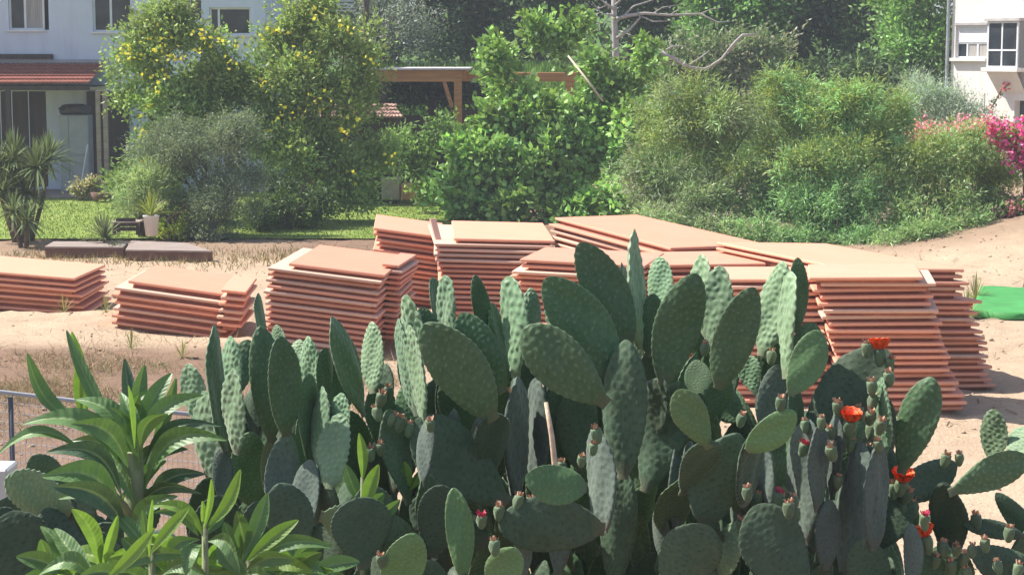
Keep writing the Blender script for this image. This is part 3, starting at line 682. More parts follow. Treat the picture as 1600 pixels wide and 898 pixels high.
# ---------------------------------------------------------------- vegetation
def norm(a): return a / np.maximum(np.linalg.norm(a, axis=-1, keepdims=True), 1e-9)
def leaf_mesh(name, p, a, n, L, W, col, fold=0.15):
    s = norm(np.cross(a, n)); n = np.cross(s, a); L = L[:, None]; W = W[:, None]
    mid = p + a * L * .48 - n * W * fold
    V = np.stack([p, mid + s * W * .5, p + a * L, mid - s * W * .5], 1)
    m = len(p); c = np.repeat(col, 4, 0)
    return np_mesh(name, V.reshape(-1, 3), np.arange(4 * m).reshape(-1, 4), col=c)
GAIN = 1.7
def crown(blobs, nc, per, L, W, cols, spread=.3, shell=(.5, 1.0), droop=0.0, tops=None, up=.7, outward=.6, seed=0, jitter=.34, topz=.5, flat=1.0, shoots=.22, puffs=11):
    g = np.random.default_rng(seed); B0 = np.array(blobs, float); pf = []
    for q in B0:                                  # every lobe is broken into puffs with hollows between them
        for _ in range(puffs):
            e = g.normal(0, 1, 3); e /= np.linalg.norm(e); e[2] = abs(e[2]) * .9 if g.random() < .45 else e[2]; e[1] = -abs(e[1]) if g.random() < .6 else e[1]
            r_ = g.uniform(.45, .92); k_ = g.uniform(.26, .46)
            pf.append([q[0] + e[0] * q[3] * r_, q[1] + e[1] * q[4] * r_, q[2] + e[2] * q[5] * r_, q[3] * k_ * 1.15, q[4] * k_, q[5] * k_, g.uniform(.78, 1.22)])
    B = np.array(pf)
    wgt = (B[:, 3] * B[:, 5]); k = g.choice(len(B), nc, p=wgt / wgt.sum())
    d = norm(g.normal(0, 1, (nc, 3))); d[:, 2] = np.where(d[:, 2] < -.55, -d[:, 2] * .6, d[:, 2]); d = norm(d)
    back = d[:, 1] > .5; d[back, 1] *= -1          # the crown is a little denser on the garden side
    mask = g.random(nc) < .4; d[mask & back, 1] *= -1
    r = g.uniform(shell[0], shell[1], nc) * (1 + .24 * np.sin(d[:, 0] * 5 + B[k, 0]) * np.cos(d[:, 2] * 6 + B[k, 2] * 3) + .08 * g.normal(0, 1, nc))
    c = B[k, :3] + d * B[k, 3:6] * r[:, None]
    cols = np.array(cols, float); cc = cols[g.integers(0, len(cols), nc)] * g.uniform(1 - jitter, 1 + jitter, (nc, 1)) * GAIN * B[k, 6:7]
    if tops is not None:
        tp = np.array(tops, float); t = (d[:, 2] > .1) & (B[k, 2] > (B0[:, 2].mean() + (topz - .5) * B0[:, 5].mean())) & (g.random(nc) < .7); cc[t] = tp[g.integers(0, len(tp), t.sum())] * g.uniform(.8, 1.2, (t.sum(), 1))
    # shoots: thin leafy strands standing out of the surface
    ns = int(nc * shoots); sel = g.choice(nc, ns); sel = sel[(d[sel, 2] > -.2)]; ns = len(sel)
    idx = np.concatenate([np.repeat(np.arange(nc), per), np.repeat(sel, max(4, per // 2))]); m = len(idx); m0 = nc * per
    sp = spread * g.uniform(.5, 1.3, nc)
    p = c[idx] + g.normal(0, .5, (m, 3)) * sp[idx][:, None] * np.array([1, 1, flat])
    sd = norm(d[sel] * .6 + g.normal(0, .35, (ns, 3)) + np.array([0, 0, .75 - droop])); sl_ = g.uniform(.5, 2.3, ns) * spread
    k2 = np.repeat(np.arange(ns), max(4, per // 2)); tt = g.random(len(k2)) ** .8
    p[m0:] = c[sel][k2] + sd[k2] * (tt * sl_[k2])[:, None] + g.normal(0, .10 * spread, (len(k2), 3))
    a = norm(d[idx] * outward + g.normal(0, .55, (m, 3)) + norm(p - c[idx]) * .5 + np.array([0, 0, -droop]))
    off = norm(p - c[idx]); n = norm(g.normal(0, .42, (m, 3)) + np.array([0, 0, up * .6]) + d[idx] * .45 + off * .75)
    col = cc[idx] * g.uniform(.8, 1.22, (m, 1)) * g.uniform(.93, 1.07, (m, 3))
    return p, a, n, L * g.uniform(.6, 1.25, m), W * g.uniform(.7, 1.2, m), np.clip(col, 0, .9), c
def blob(px, py, Y, rx, ry, dep=.8):
    c = P(px, py, Y); s = Y / F * 1.0
    return (c.x, c.y, c.z, rx * s, max(rx, ry) * s * dep, ry * s)
def tree(name, label, cat, blobs, nc, per, L, W, cols, base, mat=LEAF, trunk=.08, bark=BARK, limbs=7, seed=0, group=None, flowers=None, extra=None, cname='crown', **kw):
    bx, by = base; bz = hz(bx, by) - .03
    root = empty(name, (bx, by, bz)); tag(root, label, cat, group)
    p, a, n, LL, WW, col, c = crown(blobs, nc, per, L, W, cols, seed=seed, **kw)
    o = np.array([bx, by, bz]); p = p - o
    zg = hgt(p[:, 0] + bx, p[:, 1] + by) - bz + .03; p[:, 2] = np.maximum(p[:, 2], zg + np.abs(np.random.default_rng(seed).normal(0, .12, len(p))))
    link(cname, leaf_mesh(cname, p, a, n, LL, WW, col), root, mat)
    # trunk and limbs reaching into the crown
    g = random.Random(seed + 5); b = MB(); B = blobs
    ctr = Vector((sum(q[0] * q[3] for q in B) / sum(q[3] for q in B), sum(q[1] * q[3] for q in B) / sum(q[3] for q in B), sum(q[2] * q[3] for q in B) / sum(q[3] for q in B))) - Vector((bx, by, bz))
    fork = ctr * .38; fork.z = max(.25, ctr.z * .45)
    b.tube([(0, 0, -.1), (fork.x * .35 + g.uniform(-.05, .05), fork.y * .4, fork.z * .5), fork], [trunk * 1.25, trunk, trunk * .85], 9)
    b.build('trunk', bark, root, smooth=True)
    lb = MB()
    for i in range(limbs):
        q = c[g.randrange(len(c))]; e = Vector((q[0] - bx, q[1] - by, q[2] - bz)); e = fork.lerp(e, .92)
        m1 = fork.lerp(e, .35) + Vector((g.uniform(-.15, .15), g.uniform(-.15, .15), g.uniform(.05, .25)))
        m2 = fork.lerp(e, .7) + Vector((g.uniform(-.12, .12), g.uniform(-.1, .1), g.uniform(0, .15)))
        lb.tube([fork - Vector((0, 0, .05)), m1, m2, e], [trunk * .6, trunk * .42, trunk * .25, trunk * .08], 6)
        e2 = m1.lerp(e, .6) + Vector((g.uniform(-.5, .5), g.uniform(-.3, .3), g.uniform(.1, .5)))
        lb.tube([m1, m1.lerp(e2, .5) + Vector((0, 0, .06)), e2], [trunk * .28, trunk * .18, trunk * .05], 5)
    lb.build('limbs', bark, root, smooth=True)
    if flowers:
        fp, fL, fc, fper = flowers
        g2 = np.random.default_rng(seed + 9); P_ = []; 
        pts = np.array([list(P(x, y, Y_)) for (x, y, Y_) in fp]); idx = np.repeat(np.arange(len(pts)), fper)
        q = pts[idx] - o + g2.normal(0, .075, (len(idx), 3)) * np.array([1.5, 1, 1.0]); a_ = norm(g2.normal(0, 1, q.shape)); n_ = norm(g2.normal(0, 1, q.shape))
        fcol = np.array(fc)[g2.integers(0, len(fc), len(idx))] * g2.uniform(.85, 1.1, (len(idx), 1))
        link('blossom', leaf_mesh('blossom', q, a_, n_, np.full(len(idx), fL), np.full(len(idx), fL * .8), fcol), root, LEAF)
    return root
YEL = [(0.72, 0.62, 0.05), (0.75, 0.66, 0.08), (0.6, 0.56, 0.06)]
TEC = [(0.17, 0.24, 0.07), (0.14, 0.21, 0.06), (0.22, 0.29, 0.09), (0.19, 0.26, 0.10), (0.12, 0.18, 0.06)]
def flow(l, Y, k=6, r=16, seed=1):
    k = 1; r = 8
    g = random.Random(seed); o = []
    for (x, y) in l:
        for _ in range(k): o.append((x + g.gauss(0, r * .5), y + g.gauss(0, r * .5), Y + g.uniform(-.25, .15)))
    return o
f1 = [(232, 57), (248, 70), (258, 70), (188, 85), (195, 70), (205, 88), (262, 92), (283, 90), (302, 80), (252, 115), (245, 140), (240, 115), (225, 175), (218, 200), (222, 250), (218, 215), (250, 230), (285, 232), (350, 62), (360, 92), (372, 60), (328, 65), (315, 50), (230, 285), (238, 40), (240, 330), (262, 370)]
tree('flowering_tree', 'tall shrub with clusters of yellow flowers in front of the pale blue house', 'tree',
     [blob(262, 75, 43, 62, 60), blob(275, 35, 43, 34, 40), blob(215, 100, 43, 48, 55), blob(255, 180, 43, 72, 75), blob(332, 125, 43.3, 52, 48), blob(352, 82, 43.3, 20, 18), blob(320, 75, 43.3, 18, 20), blob(240, 280, 43, 55, 70), blob(330, 190, 43.4, 72, 80), blob(385, 155, 43.6, 35, 45)],
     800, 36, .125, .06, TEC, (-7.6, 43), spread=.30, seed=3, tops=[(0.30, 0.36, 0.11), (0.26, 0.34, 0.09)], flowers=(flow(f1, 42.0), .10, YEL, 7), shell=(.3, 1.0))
f2 = [(488, 12), (485, 22), (530, 42), (540, 45), (432, 48), (420, 58), (580, 100), (475, 90), (440, 165), (447, 180), (552, 185), (540, 205), (535, 215), (468, 205), (455, 240), (465, 238), (608, 250), (500, 285), (556, 275), (408, 128), (490, 165), (430, 205), (505, 150)]
tree('flowering_tree', 'broad yellow flowering shrub overhanging the lawn beside the pergola', 'tree',
     [blob(470, 75, 43.6, 48, 62), blob(490, 22, 43.6, 34, 30), blob(545, 90, 43.4, 55, 55), blob(440, 150, 43.2, 75, 75), blob(510, 180, 43, 62, 75), blob(600, 245, 43, 30, 36), blob(545, 175, 43, 42, 30), blob(572, 145, 43.2, 30, 50), blob(545, 300, 42.6, 50, 40), blob(480, 265, 42.8, 80, 70), blob(555, 280, 42.8, 45, 45), blob(420, 230, 43, 60, 80)],
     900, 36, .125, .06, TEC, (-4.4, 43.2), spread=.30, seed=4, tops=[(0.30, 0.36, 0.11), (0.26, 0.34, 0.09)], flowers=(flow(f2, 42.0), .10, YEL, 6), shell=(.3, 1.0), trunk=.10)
OLV = [(0.09, 0.12, 0.08), (0.12, 0.15, 0.10), (0.075, 0.10, 0.07), (0.15, 0.18, 0.12)]
tree('olive_shrub', 'dense grey green shrub between the deck and the first orange stacks', 'shrub',
     [blob(330, 250, 39.6, 72, 55), blob(270, 270, 39.8, 55, 60), blob(350, 320, 39.2, 72, 60), blob(290, 340, 39.4, 45, 45), blob(390, 300, 39.8, 35, 70), blob(235, 250, 40, 40, 40), blob(320, 380, 39, 60, 28), blob(260, 215, 40, 40, 35), blob(365, 225, 40, 45, 45)],
     900, 46, .08, .02, OLV, (-6.2, 39.6), spread=.24, seed=5, shell=(.3, 1.0), outward=.9, tops=[(0.24, 0.29, 0.17)], up=.4)
tree('dark_shrub', 'dark green low shrub under the right yellow flowering shrub by the lawn', 'shrub',
     [blob(430, 325, 41, 50, 50), blob(480, 330, 41.2, 36, 42), blob(405, 350, 40.5, 35, 38)],
     200, 34, .09, .045, [(0.06, 0.10, 0.03), (0.08, 0.13, 0.04), (0.05, 0.08, 0.03)], (-4.8, 41), spread=.22, seed=6, shell=(.2, 1.0))
MUL = [(0.15, 0.26, 0.08), (0.20, 0.33, 0.10), (0.11, 0.18, 0.06), (0.26, 0.39, 0.13)]
tree('mulberry_bush', 'bright green broad leaved bush right of the pergola post', 'bush',
     [blob(790, 205, 44, 45, 50), blob(765, 265, 43.6, 52, 50), blob(820, 270, 43.5, 60, 62), blob(775, 100, 44.6, 24, 26), blob(790, 150, 44.4, 26, 36), blob(722, 300, 43.4, 30, 36), blob(728, 240, 43.6, 26, 34), blob(845, 190, 44, 45, 50), blob(740, 325, 43.2, 50, 30), blob(810, 330, 43, 50, 28)],
     600, 20, .19, .13, MUL, (-.2, 44), spread=.32, seed=7, shell=(.25, 1.0), tops=[(0.22, 0.34, 0.08)], limbs=9)
tree('mulberry_bush', 'bright green broad leaved bush reaching up toward the bare white tree', 'bush',
     [blob(905, 190, 44.6, 50, 50), blob(870, 250, 44, 60, 60), blob(950, 235, 44.2, 50, 70), blob(935, 120, 44.8, 26, 40), blob(850, 300, 43.6, 60, 38), blob(848, 55, 47, 26, 26), blob(880, 70, 47, 24, 24), blob(905, 40, 47, 16, 22), blob(1005, 110, 45, 20, 46), blob(970, 150, 45, 28, 40), blob(900, 330, 43, 60, 30), blob(970, 320, 43, 50, 36), blob(985, 210, 44, 30, 50)],
     700, 20, .19, .13, MUL, (1.8, 44.4), spread=.32, seed=8, shell=(.25, 1.0), tops=[(0.22, 0.34, 0.08)], limbs=9)
tree('loose_shrub', 'thin open leafy shrub in front of the dark space below the pergola', 'shrub', [blob(655, 262, 45.5, 36, 48), blob(625, 225, 45.6, 26, 34), blob(690, 215, 45.4, 24, 30), blob(668, 312, 45, 36, 22)], 120, 20, .13, .07, [(0.13, 0.21, 0.06), (0.17, 0.26, 0.08), (0.09, 0.14, 0.05)], (-2.1, 45.4), spread=.22, seed=71, trunk=.025)
FEA = [(0.18, 0.26, 0.12), (0.15, 0.22, 0.10), (0.21, 0.30, 0.13), (0.17, 0.18, 0.12), (0.20, 0.24, 0.13)]
FT = [(0.30, 0.38, 0.10), (0.35, 0.41, 0.11), (0.24, 0.34, 0.11)]
tree('feathery_bush', 'large olive brown feathery bush directly behind the long skewed board stack', 'bush',
     [blob(1090, 170, 40.5, 75, 50), blob(1050, 240, 40.2, 75, 75), blob(1150, 230, 40, 90, 90), blob(1080, 310, 39.6, 90, 60), blob(1180, 310, 39.6, 60, 60), blob(1030, 190, 41, 40, 45), blob(1230, 190, 40.4, 60, 60), blob(1040, 355, 38.6, 70, 32), blob(1110, 330, 41.5, 110, 60), blob(1150, 370, 38.2, 70, 34), blob(1000, 290, 40, 40, 60)],
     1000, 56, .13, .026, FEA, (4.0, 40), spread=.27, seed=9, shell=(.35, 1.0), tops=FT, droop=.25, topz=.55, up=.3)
tree('feathery_bush', 'tall pale green feathery bush in the middle of the right hand hedge', 'bush',
     [blob(1300, 180, 39.6, 90, 60), blob(1340, 250, 39, 95, 85), blob(1270, 280, 38.8, 60, 70), blob(1250, 340, 38.4, 60, 45), blob(1350, 340, 38.2, 75, 48), blob(1220, 150, 40, 50, 35), blob(1240, 385, 38, 60, 30), blob(1260, 320, 40.5, 90, 70), blob(1210, 335, 39.4, 50, 55), blob(1180, 372, 38.4, 50, 28), blob(1380, 330, 40, 70, 60), blob(1340, 385, 38, 70, 28), blob(1390, 200, 40, 50, 50)],
     1050, 56, .13, .026, [(0.17, 0.30, 0.12), (0.15, 0.27, 0.11), (0.21, 0.35, 0.15), (0.13, 0.20, 0.09)], (6.8, 39), spread=.26, seed=10, shell=(.35, 1.0), tops=FT, droop=.25, up=.3)
tree('feathery_bush', 'rounded feathery bush at the right end of the hedge above the sand slope', 'bush',
     [blob(1450, 270, 38.6, 60, 60), blob(1510, 250, 39, 55, 50), blob(1470, 330, 38.2, 60, 50), blob(1560, 280, 39.4, 50, 55), blob(1420, 350, 38, 50, 40), blob(1540, 330, 39, 40, 40), blob(1440, 378, 37.2, 50, 26), blob(1500, 360, 37.6, 40, 28), blob(1400, 388, 37, 45, 24)],
     760, 40, .12, .024, [(0.15, 0.25, 0.09), (0.19, 0.29, 0.12), (0.23, 0.28, 0.12), (0.13, 0.18, 0.08)], (8.7, 38.6), spread=.3, seed=12, shell=(.35, 1.0), tops=[(0.26, 0.33, 0.08)], droop=.15, up=.4)
tree('grey_bush', 'grey green needle leaved bush against the corner of the white building', 'bush',
     [blob(1460, 175, 50, 50, 50), blob(1500, 190, 49.5, 40, 40), blob(1430, 150, 51, 25, 30)], 330, 36, .12, .02, [(0.22, 0.28, 0.22), (0.17, 0.22, 0.16), (0.26, 0.32, 0.25)], (11, 50), spread=.34, seed=13, shell=(.3, 1), up=.3)
PNK = [(0.70, 0.05, 0.30), (0.78, 0.08, 0.38), (0.60, 0.04, 0.22)]
PK2 = [(0.62, 0.20, 0.26), (0.7, 0.28, 0.3), (0.22, 0.28, 0.12)]
tree('bougainvillea', 'bright magenta bougainvillea at the right edge below the white building', 'shrub',
     [blob(1592, 235, 38.2, 34, 34), blob(1566, 212, 38.4, 26, 18), blob(1640, 240, 38.4, 40, 45)], 200, 24, .085, .07, [(0.6, 0.05, 0.26), (0.55, 0.12, 0.26), (0.5, 0.05, 0.2), (0.14, 0.22, 0.06), (0.12, 0.18, 0.06)], (10.3, 38.4), spread=.2, seed=14, shoots=.6, shell=(.2, 1))
tree('bougainvillea', 'faded pink flowering shrub between the feathery bushes and grey bush', 'shrub',
     [blob(1455, 212, 42, 38, 14), blob(1500, 215, 42.4, 30, 16), blob(1540, 205, 43, 25, 15)], 120, 24, .08, .06, PK2, (9.7, 42.2), spread=.22, seed=15, shell=(.2, 1))
tree('oleander', 'low shrub with pale pink flowers on the sand slope at the right edge', 'shrub',
     [blob(1575, 355, 38.2, 28, 18), blob(1610, 350, 38.4, 25, 22)], 110, 22, .08, .05, [(0.6, 0.16, 0.25), (0.5, 0.2, 0.22), (0.12, 0.2, 0.06), (0.1, 0.17, 0.05)], (10.2, 38.6), spread=.18, seed=16, shell=(.1, 1))
vine = [P(x, y, 56) for x, y in ((1535, 195), (1545, 175), (1556, 158), (1563, 142), (1572, 135), (1583, 128))]
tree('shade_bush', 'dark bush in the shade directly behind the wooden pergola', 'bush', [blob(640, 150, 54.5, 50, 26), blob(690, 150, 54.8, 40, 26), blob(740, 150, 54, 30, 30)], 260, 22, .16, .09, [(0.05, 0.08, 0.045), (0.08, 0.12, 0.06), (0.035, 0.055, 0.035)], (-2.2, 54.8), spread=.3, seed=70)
# far trees ------------------------------------------------------------
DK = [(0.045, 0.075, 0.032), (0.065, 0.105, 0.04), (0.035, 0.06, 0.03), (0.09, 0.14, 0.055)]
GR = [(0.22, 0.24, 0.21), (0.17, 0.19, 0.16), (0.13, 0.15, 0.12)]
MG = [(0.12, 0.22, 0.06), (0.16, 0.28, 0.08), (0.08, 0.14, 0.045)]
def far(label, bl, nc, cols, base, seed, L=.22, W=.11, per=26, **kw):
    tree('broadleaf_tree', label, 'tree', bl, nc, per, L, W, cols, base, spread=.55, seed=seed, shell=(.35, 1.05), group='trees on the slope behind the gardens', trunk=.2, limbs=6, **kw)
far('silvery grey tree behind the pergola roof', [blob(630, 60, 64, 55, 60), blob(590, 30, 65, 45, 60), blob(560, 80, 64, 40, 40)], 330, GR, (-3.8, 64), 21, L=.16, W=.05)
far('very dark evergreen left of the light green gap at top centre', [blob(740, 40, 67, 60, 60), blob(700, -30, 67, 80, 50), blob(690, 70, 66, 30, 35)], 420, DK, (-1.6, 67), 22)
far('dark tree whose crown hangs over the pergola from the top edge', [blob(620, -40, 70, 100, 50), blob(520, -20, 70, 60, 60), blob(560, 60, 70, 60, 60)], 380, MG, (-4.5, 70), 23)
far('deep green tree just left of the bare white tree', [blob(830, 20, 66, 60, 75), blob(880, 40, 66.5, 45, 60), blob(830, -60, 67, 90, 50)], 460, DK, (.9, 66), 24)
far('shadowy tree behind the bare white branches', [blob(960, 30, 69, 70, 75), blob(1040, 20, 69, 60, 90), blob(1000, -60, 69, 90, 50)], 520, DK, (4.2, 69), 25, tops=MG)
far('green tree with hanging sunlit foliage at the top right of centre', [blob(1120, 20, 64, 80, 55), blob(1170, 30, 64, 60, 60), blob(1130, -50, 65, 110, 50)], 520, MG, (7.2, 64), 26, tops=[(0.14, 0.26, 0.07)])
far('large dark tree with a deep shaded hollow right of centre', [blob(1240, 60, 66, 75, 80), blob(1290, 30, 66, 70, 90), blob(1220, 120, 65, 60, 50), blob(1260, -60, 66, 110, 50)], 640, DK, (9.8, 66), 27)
far('black green tree beside the mid green one near the white building', [blob(1370, 80, 64, 55, 90), blob(1340, 10, 65, 60, 80), blob(1380, 140, 63, 45, 40)], 480, DK, (12.0, 64), 28)
far('mid green leafy tree against the left edge of the white building', [blob(1430, 60, 60, 48, 70), blob(1460, 100, 59.5, 30, 55), blob(1440, -20, 60, 50, 60), blob(1400, 20, 61, 35, 60)], 460, MG, (12.6, 60), 29, tops=[(0.16, 0.28, 0.07)], L=.17, W=.09)
far('bright lime green tree seen through the gap behind the dark evergreens', [blob(757, 55, 74, 32, 35), blob(780, 80, 74, 20, 20)], 90, [(0.30, 0.42, 0.06), (0.24, 0.36, 0.06)], (-1.2, 74), 30)
far('dark tree rising right behind the pale blue house', [blob(470, -30, 66, 60, 60), blob(440, 40, 66, 50, 60)], 260, DK, (-7.5, 66), 31)
far('olive toned tree low behind the dead fallen branch', [blob(1130, 110, 60, 70, 45), blob(1060, 120, 60, 55, 40), blob(1190, 100, 60, 40, 40)], 400, [(0.10, 0.15, 0.06), (0.15, 0.20, 0.09), (0.2, 0.2, 0.14)], (6.8, 60), 32, L=.16, W=.08)
far('shaded tree at the foot of the dark hollow behind the feathery bushes', [blob(1320, 140, 60, 70, 35), blob(1400, 160, 59, 45, 35)], 260, DK, (10.6, 60), 33)
# far wood that reads as one mass
p, a, n, L_, W_, col, c = crown([(x, 88 + 3 * math.sin(x), 6.5 + (x % 3) * .6, 6, 4, 5.5) for x in range(-60, 70, 7)] + [(x, 92, 13, 7, 4, 5) for x in range(-60, 70, 8)], 2600, 22, .55, .3, DK, spread=1.3, seed=40, shell=(.3, 1))
tag(link('woodland', leaf_mesh('woodland', p, a, n, L_, W_, col), None, LEAF), 'dark far wood closing the view behind all the trees', 'woodland', kind='stuff')
# bare white tree
bt = empty('bare_tree', P(962, 90, 56)); bt.location.z = hz(3, 56); bti = Matrix.Translation(bt.location).inverted()
tag(bt, 'leafless pale grey tree with a long branch reaching right at top centre', 'tree')
def pl_(l, Y, y2=None): return [bti @ P(x, y, Y + (0 if y2 is None else y2 * i / len(l))) for i, (x, y) in enumerate(l)]
MB().tube(pl_([(963, 135), (962, 80), (960, 30), (958, -40)], 56), [.12, .11, .085, .07], 10).build('trunk', BARK_PALE, bt, smooth=True)
for l, r0 in (([(962, 30), (985, 24), (1007, 21), (1047, 24), (1094, 22), (1121, 35), (1140, 34)], .06), ([(964, 60), (985, 45), (1000, 28), (997, 18)], .055), ([(960, 15), (945, 5), (930, -8)], .05),
              ([(960, 25), (940, 22), (932, 12), (925, 3)], .03), ([(955, 22), (944, 35), (930, 39), (926, 34)], .03), ([(962, 8), (975, -5), (985, -20)], .04), ([(975, 25), (990, 10), (1015, 2), (1040, -8)], .035),
              ([(1000, 25), (1020, 34), (1050, 33)], .025), ([(1020, 22), (1035, 12), (1060, 8)], .02), ([(967, 48), (985, 55), (1000, 60)], .02), ([(945, 10), (925, 18), (912, 12)], .018), ([(1094, 22), (1110, 15), (1130, 12)], .02), ([(1047, 24), (1060, 15), (1068, 2)], .018)):
    k = len(l); MB().tube(pl_(l, 55.9, rnd.uniform(-.8, .3)), [r0 * (1 - .75 * i / (k - 1)) for i in range(k)], 7).build('branch', BARK_PALE, bt, smooth=True)
db = empty('dead_branch', P(1100, 112, 53)); dbi = Matrix.Translation(db.location).inverted(); bti = dbi
tag(db, 'bleached dead branch lying over the bushes below the bare white tree', 'branch')
for l, r0 in (([(1030, 80), (1050, 90), (1067, 100), (1080, 106), (1101, 108), (1112, 103), (1120, 98)], .06), ([(1078, 101), (1095, 90), (1108, 80)], .03), ([(1034, 82), (1050, 73), (1072, 72)], .03), ([(1138, 80), (1150, 65), (1160, 55), (1182, 54)], .055), ([(1112, 103), (1128, 92), (1140, 76)], .045)):
    k = len(l); MB().tube(pl_(l, 53, rnd.uniform(-.3, .3)), [r0 * (1 - .5 * i / (k - 1)) for i in range(k)], 7).build('twig', BARK_PALE, db, smooth=True)
cn = MB().tube([P(888, 88, 43.6), P(915, 122, 43.0), P(942, 158, 42.8)], [.022, .025, .028], 6).build('cane', simple('cane', (0.55, 0.45, 0.33), .7, .2, 4), smooth=True)
tag(cn, 'long pale cane leaning out of the right mulberry bush', 'cane')
# vine creeping up the white building
vo = empty('creeper', vine[0]); vi = Matrix.Translation(vo.location).inverted()
tag(vo, 'thin pink flowered creeper climbing the white building below the bay window', 'creeper')
MB().tube([vi @ q for q in vine], .02, 5).build('stem', BARK, vo)
g = np.random.default_rng(5); vp = np.array([list(vi @ vine[i].lerp(vine[i + 1], t)) for i in range(5) for t in np.linspace(0, 1, 14)]); k = len(vp)
link('leaves', leaf_mesh('leaves', vp + g.normal(0, .05, (k, 3)), norm(g.normal(0, 1, (k, 3))), norm(g.normal(0, 1, (k, 3))), np.full(k, .12), np.full(k, .09), np.array([(0.6, 0.15, 0.2) if i > 40 or i % 5 == 0 else (0.1, 0.15, 0.07) for i in range(k)])), vo, LEAF)

# ---- spiky plants
def rosette(parent, c, nb, L, W, cols, mat, seed, elev=(-20, 80), stuff='foliage', segs=4, sag=.25, single=None):
    g = random.Random(seed); V = []; Fc = []; col = []
    c = Vector(c)
    for i in range(nb):
        az = g.uniform(0, 6.283); el = R(g.uniform(*elev)); LL = L * g.uniform(.75, 1.1); d = Vector((math.cos(az) * math.cos(el), math.sin(az) * math.cos(el), math.sin(el)))
        s = Vector((-math.sin(az), math.cos(az), 0)); nb0 = len(V); cc = g.choice(cols); kf = g.uniform(.8, 1.2); cc = tuple(x * kf for x in cc)
        for j in range(segs + 1):
            t = j / segs; p = c + d * LL * t + Vector((0, 0, -sag * LL * t * t * math.cos(el))); w_ = W * (.55 + .9 * t) * (1 - t ** 3) + .0008
            n_ = d.cross(s); V += [tuple(p - s * w_ * .5), tuple(p + n_ * w_ * -.18), tuple(p + s * w_ * .5)]; col += [cc] * 3
        for j in range(segs):
            q = nb0 + j * 3; Fc += [[q, q + 1, q + 4, q + 3], [q + 1, q + 2, q + 5, q + 4]]
    return link(stuff, np_mesh(stuff, V, Fc, col=col), parent, mat)
YUC = [(0.17, 0.22, 0.10), (0.22, 0.27, 0.13), (0.13, 0.17, 0.08)]
def spiky(name, label, heads, base, nb, L, W, cols, elev=(-30, 85), cat='plant', stem=.05, mat=LEAF_DULL):
    bz = hz(*base); o = empty(name, (base[0], base[1], bz)); tag(o, label, cat); iv = Matrix.Translation(o.location).inverted()
    for k, (x, y, Y_) in enumerate(heads):
        c = iv @ P(x, y, Y_); rosette(o, c, nb, L, W, cols, mat, k * 3 + int(x), elev, stuff='rosette')
        MB().tube([(c.x * .3, c.y * .3, -.05), (c.x * .8, c.y * .8, c.z * .55), c], [stem, stem * .9, stem * .7], 7).build('stem', BARK, o, smooth=True)
    return o
spiky('yucca', 'multi headed yucca at the left edge in front of the porch', [(58, 262, 38.4), (22, 250, 38.8), (75, 250, 39), (-5, 262, 38.6), (40, 300, 38.4), (5, 300, 38.3)], (P(35, 380, 38.4).x, 38.4), 120, .68, .045, YUC, (-35, 85))
spiky('yucca', 'small yucca rosette beside the deck left of the lawn', [(42, 345, 37.2), (20, 330, 37.4)], (P(40, 385, 37.2).x, 37.2), 70, .5, .04, YUC, (-40, 80))
spiky('agave', 'narrow leaved agave in front of the deck edge', [(163, 372, 36.2)], (P(163, 395, 36.2).x, 36.2), 75, .56, .045, [(0.15, 0.19, 0.10), (0.2, 0.24, 0.13)], (-5, 85), stem=.03)
spiky('agave', 'small sprawling agave just left of the second orange stack', [(182, 392, 35.6)], (P(182, 402, 35.6).x, 35.6), 30, .32, .03, [(0.2, 0.22, 0.13)], (5, 75), stem=.02)
rosette(pp, (0, 0, .36), 70, .62, .03, [(0.30, 0.34, 0.07), (0.18, 0.25, 0.06), (0.4, 0.42, 0.1)], LEAF, 8, (30, 88), 'leaves', 5, .5)
tree('cycad', 'arching green palm like plant behind the white pot', 'plant', [blob(225, 295, 39.2, 42, 34), blob(215, 325, 39, 28, 22)], 120, 34, .16, .018, [(0.18, 0.24, 0.11), (0.24, 0.29, 0.14)], (P(222, 340, 39.2).x, 39.2), spread=.2, seed=55, up=.4, outward=1)
tree('flower_bed', 'yellow green ground plants behind the white pot at the shrub foot', 'plants', [blob(262, 365, 38.6, 26, 14), blob(275, 350, 38.8, 14, 18)], 70, 20, .08, .03, [(0.4, 0.45, 0.06), (0.25, 0.33, 0.06)], (P(262, 380, 38.5).x, 38.5), spread=.12, seed=56)
for k, (x, y, lab) in enumerate(((148, 296, 'small dry shrub in a clay bowl on the far side of the lawn'), (130, 300, 'low tuft beside the dry shrub on the porch edge'))):
    tree('small_shrub', lab, 'shrub', [blob(x, y - 4, 49, 18, 11)], 40, 20, .1, .04, [(0.3, 0.26, 0.16), (0.2, 0.2, 0.1)], (P(x, y, 49).x, 49), spread=.12, seed=60 + k, trunk=.02)
lathe('bowl', [(.001, .02), (.2, .02), (.3, .25), (.28, .25), (.001, .2)], DECKSIDE, None, loc=(P(160, 315, 48.4).x, 48.4, hz(-10, 48.4) + .02))
tag(bpy.data.objects['bowl'], 'dark round bowl planter standing on the far lawn edge', 'planter')
